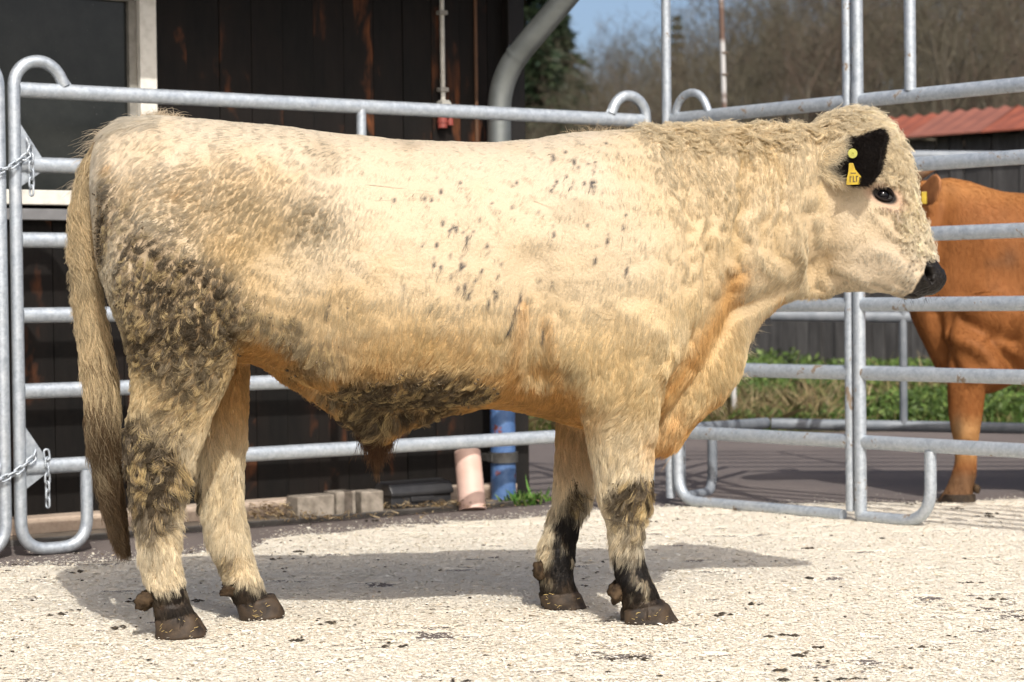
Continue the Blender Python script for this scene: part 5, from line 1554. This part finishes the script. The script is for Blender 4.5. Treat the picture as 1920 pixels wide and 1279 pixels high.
# tail hair
NTAIL = 40000
s = np.minimum(rng.random(NTAIL) ** .95, 1 - .12 * rng.random(NTAIL) ** 2)
idx = s * (len(TAIL_PTH) - 1); i0 = np.minimum(idx.astype(int), len(TAIL_PTH) - 2); fr = (idx - i0)[:, None]
cp = TAIL_PTH[i0] * (1 - fr) + TAIL_PTH[i0 + 1] * fr
tg_ = unit(TAIL_PTH[i0 + 1] - TAIL_PTH[i0])
rr = np.interp(s, np.linspace(0, 1, len(rad)), rad)
aa = rng.uniform(0, 6.283, NTAIL)
e1 = unit(np.cross(tg_, np.array((0, 1.0, 0)))); e2 = np.repeat(np.array((0, 1.0, 0))[None], NTAIL, 0)
nn = e1 * np.cos(aa)[:, None] + e2 * np.sin(aa)[:, None]
root = cp + nn * rr[:, None] * .9
lock = (rng.integers(0, 420, NTAIL))
lk_s = rng.random(420); 
lock = np.argsort(lk_s)[np.clip((s * 420 + rng.normal(0, 5, NTAIL)).astype(int), 0, 419)]
Lt = np.interp(s, [0, .08, .25, .45, .7, .9, 1], [.06, .09, .11, .16, .21, .20, .13]) * (.30 + 1.0 * rng.random(NTAIL) ** np.where(s > .7, 2.0, 1.0))
tx, ty = side(root)
grav = np.array((0.0, 0, -1.0))
K2 = 9
tt = np.linspace(0, 1, K2)[None, :, None]
dirn = unit(.55 * tg_ + .55 * grav)
out_ = (np.interp(s, [0, .12, .2, .5, .8, 1], [.42, .40, .34, .30, .28, .16]) * rng.uniform(.4, 1.3, NTAIL))[:, None]
strand = root[:, None, :] + Lt[:, None, None] * (dirn[:, None, :] * tt + (nn * out_)[:, None, :] * (1.6 * tt - 1.1 * tt ** 2))
lph = rng.uniform(0, 6.283, 420)[lock]; lfr = rng.uniform(.6, 1.3, 420)[lock]
wav = lph[:, None] + 2 * math.pi * lfr[:, None] * tt[0, :, 0][None, :]
wamp = (.009 + .018 * rng.random(420)[lock] * (1.15 - .75 * s))[:, None] * tt[0, :, 0][None, :]
strand = strand + e1[:, None, :] * (np.sin(wav) * wamp)[:, :, None] + e2[:, None, :] * (np.cos(wav * 1.3) * wamp * .6)[:, :, None]
lsum = np.zeros((420, K2, 3)); np.add.at(lsum, lock, strand); cnt = np.bincount(lock, minlength=420)[:, None, None]
lmean = lsum / np.maximum(cnt, 1)
wt = .86 * tt ** .45
strand = strand * (1 - wt) + (lmean[lock] - lmean[lock][:, :1] + strand[:, :1] * .80 + lmean[lock][:, :1] * .20) * wt
tn = fnoise(root, 16, 88, 3)
tc = np.repeat(np.array((.57, .46, .29))[None], NTAIL, 0)
lk = rng.standard_normal(420)[lock]
tc = mixc(tc, smooth01(-s, -.34, -.26) * (.55 + .5 * tn + .25 * lk) * smooth01(tx, 148, 185) , np.array((.16, .115, .062)))
tc = mixc(tc, smooth01(s, .42, .70) * np.clip(.08 + .4 * tn + .42 * lk, 0, .95), np.array((.30, .21, .105)))
tc = mixc(tc, smooth01(s + .07 * lk + .1 * tn, .58, .76), np.array((.105, .068, .036)))
tc *= np.clip(1 + .16 * rng.standard_normal((NTAIL, 1)) + .22 * rng.standard_normal(420)[lock][:, None], .45, 1.5)
th = make_curves('tail_hair', strand, np.full(NTAIL, .00075), np.full(NTAIL, .0002), np.clip(tc, .006, .93), M_coat, tail)
tag(th, kind='stuff')
# tuft over the tail head, loose hairs along withers, wet sheath tuft, chin whiskers
def tuft(spots, n, length, col, spread, name, droop=.5, up=(0, 0, 1), rad=.0006, noise=.35):
    pts, cs = [], []
    for (x, y, v, du, dw) in spots:
        u, w = W(x, y, v)
        r = np.array((u, v, w)) + rng.normal(0, spread, (n, 3)) * np.array((1, .8, .4))
        dd = unit(np.array((du, 0, dw)) + noise * rng.standard_normal((n, 3)))
        Ls = length * (.2 + rng.random((n, 1, 1)) ** 1.3)
        tq = np.linspace(0, 1, 8)[None, :, None]
        bend = rng.normal(0, 1.4 * noise, (n, 1, 3)) * np.array((1, .6, .4))
        pts.append(r[:, None, :] + Ls * (dd[:, None, :] * tq + bend * tq ** 2 * .6 + np.array((0, 0, -droop)) * tq ** 2.2))
        cs.append(np.array(col) * rng.uniform(.7, 1.2, (n, 1)))
    P_, C_ = np.concatenate(pts), np.concatenate(cs)
    o = make_curves(name, P_, np.full(len(P_), rad), np.full(len(P_), rad * .25), np.clip(C_, .004, .95), M_coat, bull)
    return tag(o, kind='stuff')
tuft([(268, 226, 0, .1, .6), (280, 224, -.02, .3, .8), (296, 222, 0, .2, 1), (312, 222, 0, -.1, .8), (322, 224, -.01, .5, .7), (250, 232, 0, -.5, .5), (222, 244, -.02, -.8, .5), (205, 252, -.02, -.9, .4), (190, 268, 0, -.9, .3), (176, 300, 0, -1, .1), (164, 340, 0, -1, 0)], 90, .048, (.66, .55, .40), .012, 'rump_tuft', .6, rad=.0005)
tuft([(1105, 252, 0, -.3, .8), (1120, 251, 0, -.2, .9), (1135, 250, 0, .3, .7), (1160, 250, 0, .5, .7), (1080, 255, 0, -.4, .5)], 30, .045, (.62, .50, .33), .014, 'wither_hair', .3, rad=.0004)
tuft([(x_, 246 - max(0, (x_ - 1400)) * .03, 0, (-1) ** k * .5, .5) for k, x_ in enumerate(range(1200, 1520, 10))], 60, .034, (.50, .38, .21), .014, 'crest_hair', .9)
tuft([(682, 812, 0, .30, -1), (692, 820, 0, .22, -1), (702, 826, -.01, .05, -1), (712, 828, 0, -.12, -1), (724, 820, 0, -.30, -1), (736, 812, 0, -.45, -1)], 200, .062, (.10, .050, .022), .008, 'sheath_tuft', .15, rad=.0009, noise=.17)
tuft([(706, 862, 0, -.02, -1)], 170, .048, (.09, .05, .025), .005, 'sheath_drip', .1, rad=.0009, noise=.06)
tuft([(1710, 562, -.03, .1, -1), (1735, 558, -.04, .3, -.9), (1755, 552, -.04, .5, -.8), (1690, 558, -.03, 0, -1)], 7, .022, (.03, .025, .02), .008, 'whiskers', .1, rad=.0004)
tuft([(1398, 640, 0, .8, -.2), (1402, 620, 0, .9, 0), (1408, 605, 0, .9, .1), (1396, 660, 0, .9, -.3), (1386, 700, 0, .7, -.6), (1340, 762, 0, .3, -.9)], 50, .024, (.62, .52, .36), .012, 'dewlap_fringe', .2, rad=.0003)

# crusted dung in the coat: small flakes on thigh, hock, knee and belly
_, _, cm = coat(bull_p, bull_n)
w_ = cm ** 1.5 * (bull_n[:, 1] < -.1) * ((bull_n[:, 0] < .35) | (bull_p[:, 2] > .6)); w_ = w_ * np.clip(fnoise(bull_p, 16, 55, 2) + .25, 0, 1); w_ /= w_.sum()
pick = rng.choice(len(bull_p), 1500, p=w_)
cq = bull_p[pick] + bull_n[pick] * rng.uniform(.004, .014, (1500, 1)) + rng.normal(0, .003, (1500, 3))
mb = MB()
for q, n_ in zip(cq, bull_n[pick]):
    r_ = .0016 + .0036 * rng.random() ** 2
    ax_ = rng.normal(0, 1, (3, 3)); ax_ = ax_ / np.linalg.norm(ax_, axis=1)[:, None]
    vs = [q + ax_[0] * r_ * 1.3, q - ax_[0] * r_ * 1.1, q + ax_[1] * r_, q - ax_[1] * r_ * .8, q + n_ * r_ * .8, q - n_ * r_ * .8]
    mb.add(vs, [(0, 2, 4), (2, 1, 4), (1, 3, 4), (3, 0, 4), (2, 0, 5), (1, 2, 5), (3, 1, 5), (0, 3, 5)])
tag(mb.build('dung_crust', simple('dry_dung', (.055, .040, .024), (.17, .125, .07), 30, .9), bull, True, 0, 180), kind='stuff')
# bits of straw stuck to the hooves
mb = MB()
for (x0, x1, y0, y1, v_) in ((300, 380, 1160, 1192, NH), (455, 520, 1130, 1158, FH), (1178, 1258, 1140, 1166, NF), (1020, 1085, 1112, 1138, FF)):
    for k in range(11):
        u, w = W(rng.uniform(x0, x1), rng.uniform(y0, y1), v_ - .05); a_ = rng.uniform(-1, 1); l_ = rng.uniform(.002, .006)
        dv = -.056 - .004 * rng.random()
        mb.add([(u - l_ * math.cos(a_), v_ + dv, w - l_ * math.sin(a_)), (u + l_ * math.cos(a_), v_ + dv - .002, w + l_ * math.sin(a_)), (u + l_ * math.cos(a_), v_ + dv - .002, w + l_ * math.sin(a_) + .0007), (u - l_ * math.cos(a_), v_ + dv, w - l_ * math.sin(a_) + .0007)], [(0, 1, 2, 3)])
tag(mb.build('straw_bits', M_straw, bull, False), kind='stuff')
# ------------------------------------------------------------------ brown cow beyond the right panel
COW_Y = 8.72
def C(x, y, dv=0.0):
    q = at(x, y, COW_Y + dv); return q[0], q[2]
def cow_slices(mb, rows, n=30, p=.9):
    rings = []
    for r in interp_rows(rows, n):
        u1, w1 = C(r[0], r[1]); u2, w2 = C(r[2], r[3])
        c = np.array(((u1 + u2) / 2, COW_Y + r[5], (w1 + w2) / 2)); ay = np.array(((u1 - u2) / 2, 0, (w1 - w2) / 2))
        rings.append(super_ring(c, np.array((0, r[4], 0)), ay, 28, p, r[6]))
    mb.loft(rings)
def cow_leg(mb, rows, n=30):
    rings = []
    for r in interp_rows([(q[1], q[0], q[2], q[0], q[4], q[3], 0) for q in rows], n):
        u1, w1 = C(r[0], r[1], r[5]); u2, w2 = C(r[2], r[3], r[5])
        rings.append(super_ring(np.array(((u1 + u2) / 2, COW_Y + r[5], (w1 + w2) / 2)), np.array((0, r[4], 0)), np.array(((u2 - u1) / 2, 0, (w2 - w1) / 2)), 20, .95))
    mb.loft(rings)
cf = MB()
cow_slices(cf, [(1722, 372, 1700, 560, .07, 0, 0), (1742, 338, 1706, 590, .10, 0, 0), (1780, 332, 1722, 628, .125, 0, 0), (1815, 338, 1760, 700, .15, 0, 0), (1850, 352, 1812, 742, .19, 0, 0), (1885, 360, 1862, 738, .23, 0, .05), (1930, 363, 1920, 708, .265, 0, .1), (2000, 366, 2000, 715, .29, 0, .15), (2120, 372, 2120, 730, .31, 0, .15), (2260, 368, 2260, 722, .30, 0, .12), (2350, 358, 2350, 690, .27, 0, .1), (2420, 362, 2420, 640, .2, 0, .05), (2455, 385, 2455, 560, .10, 0, 0)], 46)
cow_slices(cf, [(1752, 336, 1750, 470, .10, 0, 0), (1722, 338, 1722, 500, .10, 0, 0), (1690, 350, 1690, 500, .105, 0, 0), (1650, 372, 1655, 500, .095, 0, 0), (1610, 402, 1625, 505, .075, 0, 0), (1585, 430, 1600, 510, .068, 0, 0), (1565, 460, 1580, 512, .05, 0, 0)], 24)
cow_leg(cf, [(560, 1790, 1925, -.14, .085), (640, 1782, 1915, -.155, .095), (690, 1776, 1880, -.155, .085), (730, 1776, 1848, -.152, .066), (770, 1778, 1844, -.15, .058), (805, 1782, 1838, -.15, .055), (835, 1790, 1834, -.15, .043), (865, 1790, 1832, -.15, .042), (890, 1784, 1832, -.15, .048), (912, 1775, 1826, -.15, .05), (930, 1764, 1824, -.15, .055), (944, 1756, 1826, -.15, .058)])
cow_leg(cf, [(560, 1870, 1990, .14, .085), (690, 1925, 2000, .15, .08), (740, 1945, 2000, .15, .06), (800, 1950, 1997, .15, .05), (850, 1953, 1991, .15, .042), (890, 1947, 1991, .15, .045), (930, 1935, 1989, .15, .05)])
for dv, x0 in ((-.15, 0), (.15, 40)):
    cow_leg(cf, [(480, 2290 + x0, 2450 + x0, dv, .11), (600, 2310 + x0, 2460 + x0, dv, .11), (690, 2340 + x0, 2440 + x0, dv, .08), (760, 2370 + x0, 2440 + x0, dv, .06), (830, 2385 + x0, 2432 + x0, dv, .045), (880, 2380 + x0, 2430 + x0, dv, .045), (925, 2360 + x0, 2430 + x0, dv, .05)])
cow_me = remeshed(cf, 'cow', .012, 10)
cp, cn = get_co(cow_me), get_no(cow_me)
def cow_px(p):
    c = (p - EYE) @ R3; return CX + F_PX * c[:, 0] / -c[:, 2], CY - F_PX * c[:, 1] / -c[:, 2]
cx_, cy_ = cow_px(cp)
dsp = np.zeros(len(cp))
for pts, r, h in (([(1755, 590), (1768, 660), (1790, 700)], 12, -.014), ([(1800, 600), (1840, 620), (1900, 640)], 14, -.012), ([(1780, 630), (1830, 650), (1870, 690)], 16, .014), ([(1850, 560), (1900, 590)], 34, .016), ([(1860, 640), (1905, 690)], 10, -.012), ([(1825, 705), (1860, 690)], 12, .010), ([(1770, 380), (1745, 560)], 20, -.010), ([(1830, 430)], 60, .012), ([(1812, 820)], 14, .006)):
    dsp += h * np.exp(-(line_dist(cx_, cy_, pts) / r) ** 2)
dsp *= 2.1
dsp *= np.clip(-cn[:, 1] * 1.5, 0, 1)
cp = cp + cn * (dsp + .003 * fnoise(cp, 9, 7, 2))[:, None]
cow_me.vertices.foreach_set('co', cp.astype(np.float32).ravel()); cow_me.update()
col = np.repeat(np.array((.22, .084, .025))[None], len(cp), 0)
n2 = fnoise(cp, 6, 21, 3); n3 = fnoise(np.stack([cp[:, 0] * 60, cp[:, 1] * 60, cp[:, 2] * 9], 1), 1, 22, 2)
col = mixc(col, np.clip(.35 * n2 + .2 * n3, 0, .5), np.array((.17, .062, .018)))
col = mixc(col, smooth01(-cy_, -400, -350) * .4, np.array((.46, .22, .075)))
col = mixc(col, .75 * smooth01(cy_, 770, 805) * smooth01(-cy_, -880, -850), np.array((.36, .20, .08)))
col = mixc(col, .85 * smooth01(cy_, 868, 900), np.array((.13, .075, .04)))
col = mixc(col, .7 * np.exp(-(np.hypot((cx_ - 1892) / 16, (cy_ - 485) / 20)) ** 2) + .45 * np.exp(-(np.hypot((cx_ - 1862) / 16, (cy_ - 495) / 10)) ** 2), np.array((.10, .05, .025)))
col = mixc(col, .7 * np.exp(-(np.hypot((cx_ - 1796) / 10, (cy_ - 800) / 26)) ** 2), np.array((.11, .07, .04)))
n4 = fnoise(cp, 3, 23, 3)
col = mixc(col, np.clip(.9 * n4, 0, .6) * (cy_ > 420), np.array((.13, .05, .016)))
col *= np.clip(1 + .2 * n3, .6, 1.4)[:, None]
set_col(cow_me, np.clip(col, .01, .9))
M_cow = attr_mat('brown_coat', rough=.65, spec=.15, bscale=60, bstr=.05)
cow = link('cow', cow_me, M_cow, None, True, 0, 180)
tag(cow, 'golden brown cow partly hidden behind the bull head and the right panel', 'cow')
hpn, hnn = surface_samples(cow_me, lambda a, b: np.where(b[:, 1] < .3, 1.0, .15), 110000)
gx_, gy_ = cow_px(hpn)
kx = kdtree.KDTree(len(cp))
for j, q in enumerate(cp): kx.insert(q, j)
kx.balance()
ni = np.fromiter((kx.find(q)[1] for q in hpn), dtype=np.int64, count=len(hpn))
fd = unit(np.array((.45, 0, -.9)) + .07 * rng.standard_normal((len(hpn), 3)) + .12 * fnoise(hpn, 4, 3, 2)[:, None] * np.array((1, 0, 0)))
fd = unit(fd - hnn * np.sum(fd * hnn, 1, keepdims=True)); Lc = .013 * rng.uniform(.6, 1.3, len(hpn))
tq = np.linspace(0, 1, 4)[None, :, None]
st = hpn[:, None, :] + Lc[:, None, None] * (fd[:, None, :] * tq + hnn[:, None, :] * .05 * (1.4 * tq - .8 * tq ** 2))
M_coat2 = hair_mat('short_coat', .6, .15, .3)
tag(make_curves('coat_hair', st, np.full(len(hpn), .0006), np.full(len(hpn), .0002), np.clip(col[ni] * rng.uniform(.9, 1.12, (len(hpn), 1)), .01, .9), M_coat2, cow), kind='stuff')
def cow_hoof(px0, px1, y0, y1, dv):
    mb = MB()
    for s in (-1, 1):
        rings = []
        for t in np.linspace(0, 1, 6):
            u0, w = C(px0[0] + (px0[1] - px0[0]) * t, y0 + (y1 - y0) * t, dv); u1, _ = C(px1[0] + (px1[1] - px1[0]) * t, y0 + (y1 - y0) * t, dv)
            w = max(w, 0.002)
            rings.append([((u0 + u1) / 2 + (u1 - u0) / 2 * math.cos(q), COW_Y + dv + s * .03 + .031 * math.sin(q), w) for q in np.arange(16) * 2 * math.pi / 16])
        mb.loft(rings)
    return mb.build('hoof', M_horn, cow, True, 0, 50)
cow_hoof((1768, 1752), (1826, 1828), 926, 949, -.15)
cow_hoof((1940, 1927), (1989, 1993), 922, 940, .15)
cow_hoof((2362, 2345), (2430, 2432), 915, 945, -.15); cow_hoof((2402, 2385), (2470, 2472), 905, 930, .15)
for s in (-1, 1):
    u, w = C(1829, 916, -.15); mb = MB(); mb.add(*blob((u, COW_Y - .15 + s * .024, w), (.016, .014, .018), 9)); mb.build('dewclaw', M_soil, cow, True, 0, 180)
# ears, horns
for s in (-1, 1):
    rings = []
    for k, (x, y, v_, h, cup) in enumerate(interp_rows([(1728, 366, -.09 * 300, 16, 0), (1738, 362, -.13 * 300, 24, .01), (1748, 356, -.17 * 300, 28, .016), (1757, 350, -.20 * 300, 24, .012), (1764, 346, -.215 * 300, 10, .003)], 12)):
        v_ /= 300; ring = []
        for j in range(18):
            q = 2 * math.pi * j / 18; s1 = math.cos(q); th_ = (.009 * abs(math.sin(q)) + .001) * math.copysign(1, math.sin(q))
            u, w = C(x, y - s1 * h, v_); ring.append((u + th_ * .5, COW_Y + s * -(v_ + cup * (1 - s1 * s1) + th_), w))
        rings.append(ring)
    mb = MB(); mb.loft(rings); e = mb.build('ear', simple('cow_ear', (.36, .15, .055), (.20, .08, .03), 20, .7), cow, True, 0, 180)
    if s == -1:
        pass
    u, w = C(1727, 322, -.1)
    mb = MB(); mb.tube([(C(1700, 352, 0)[0], COW_Y + s * .06, C(1700, 352, 0)[1]), (C(1715, 330, 0)[0], COW_Y + s * .13, C(1715, 330, 0)[1]), (C(1735, 320, 0)[0], COW_Y + s * .15, C(1735, 320, 0)[1]), (C(1754, 316, 0)[0], COW_Y + s * .155, C(1754, 316, 0)[1])], [.026, .021, .013, .004], 12)
    mb.build('horn', simple('horn', (.30, .16, .08), (.14, .08, .045), 9, .5), cow, True)
    if s == -1:
        u, w = C(1729, 372, -.16); mb = MB(); mb.box((u, COW_Y - .20, w), (.022, .004, .05)); mb.build('ear_tag', M_tag, e, False, .002)
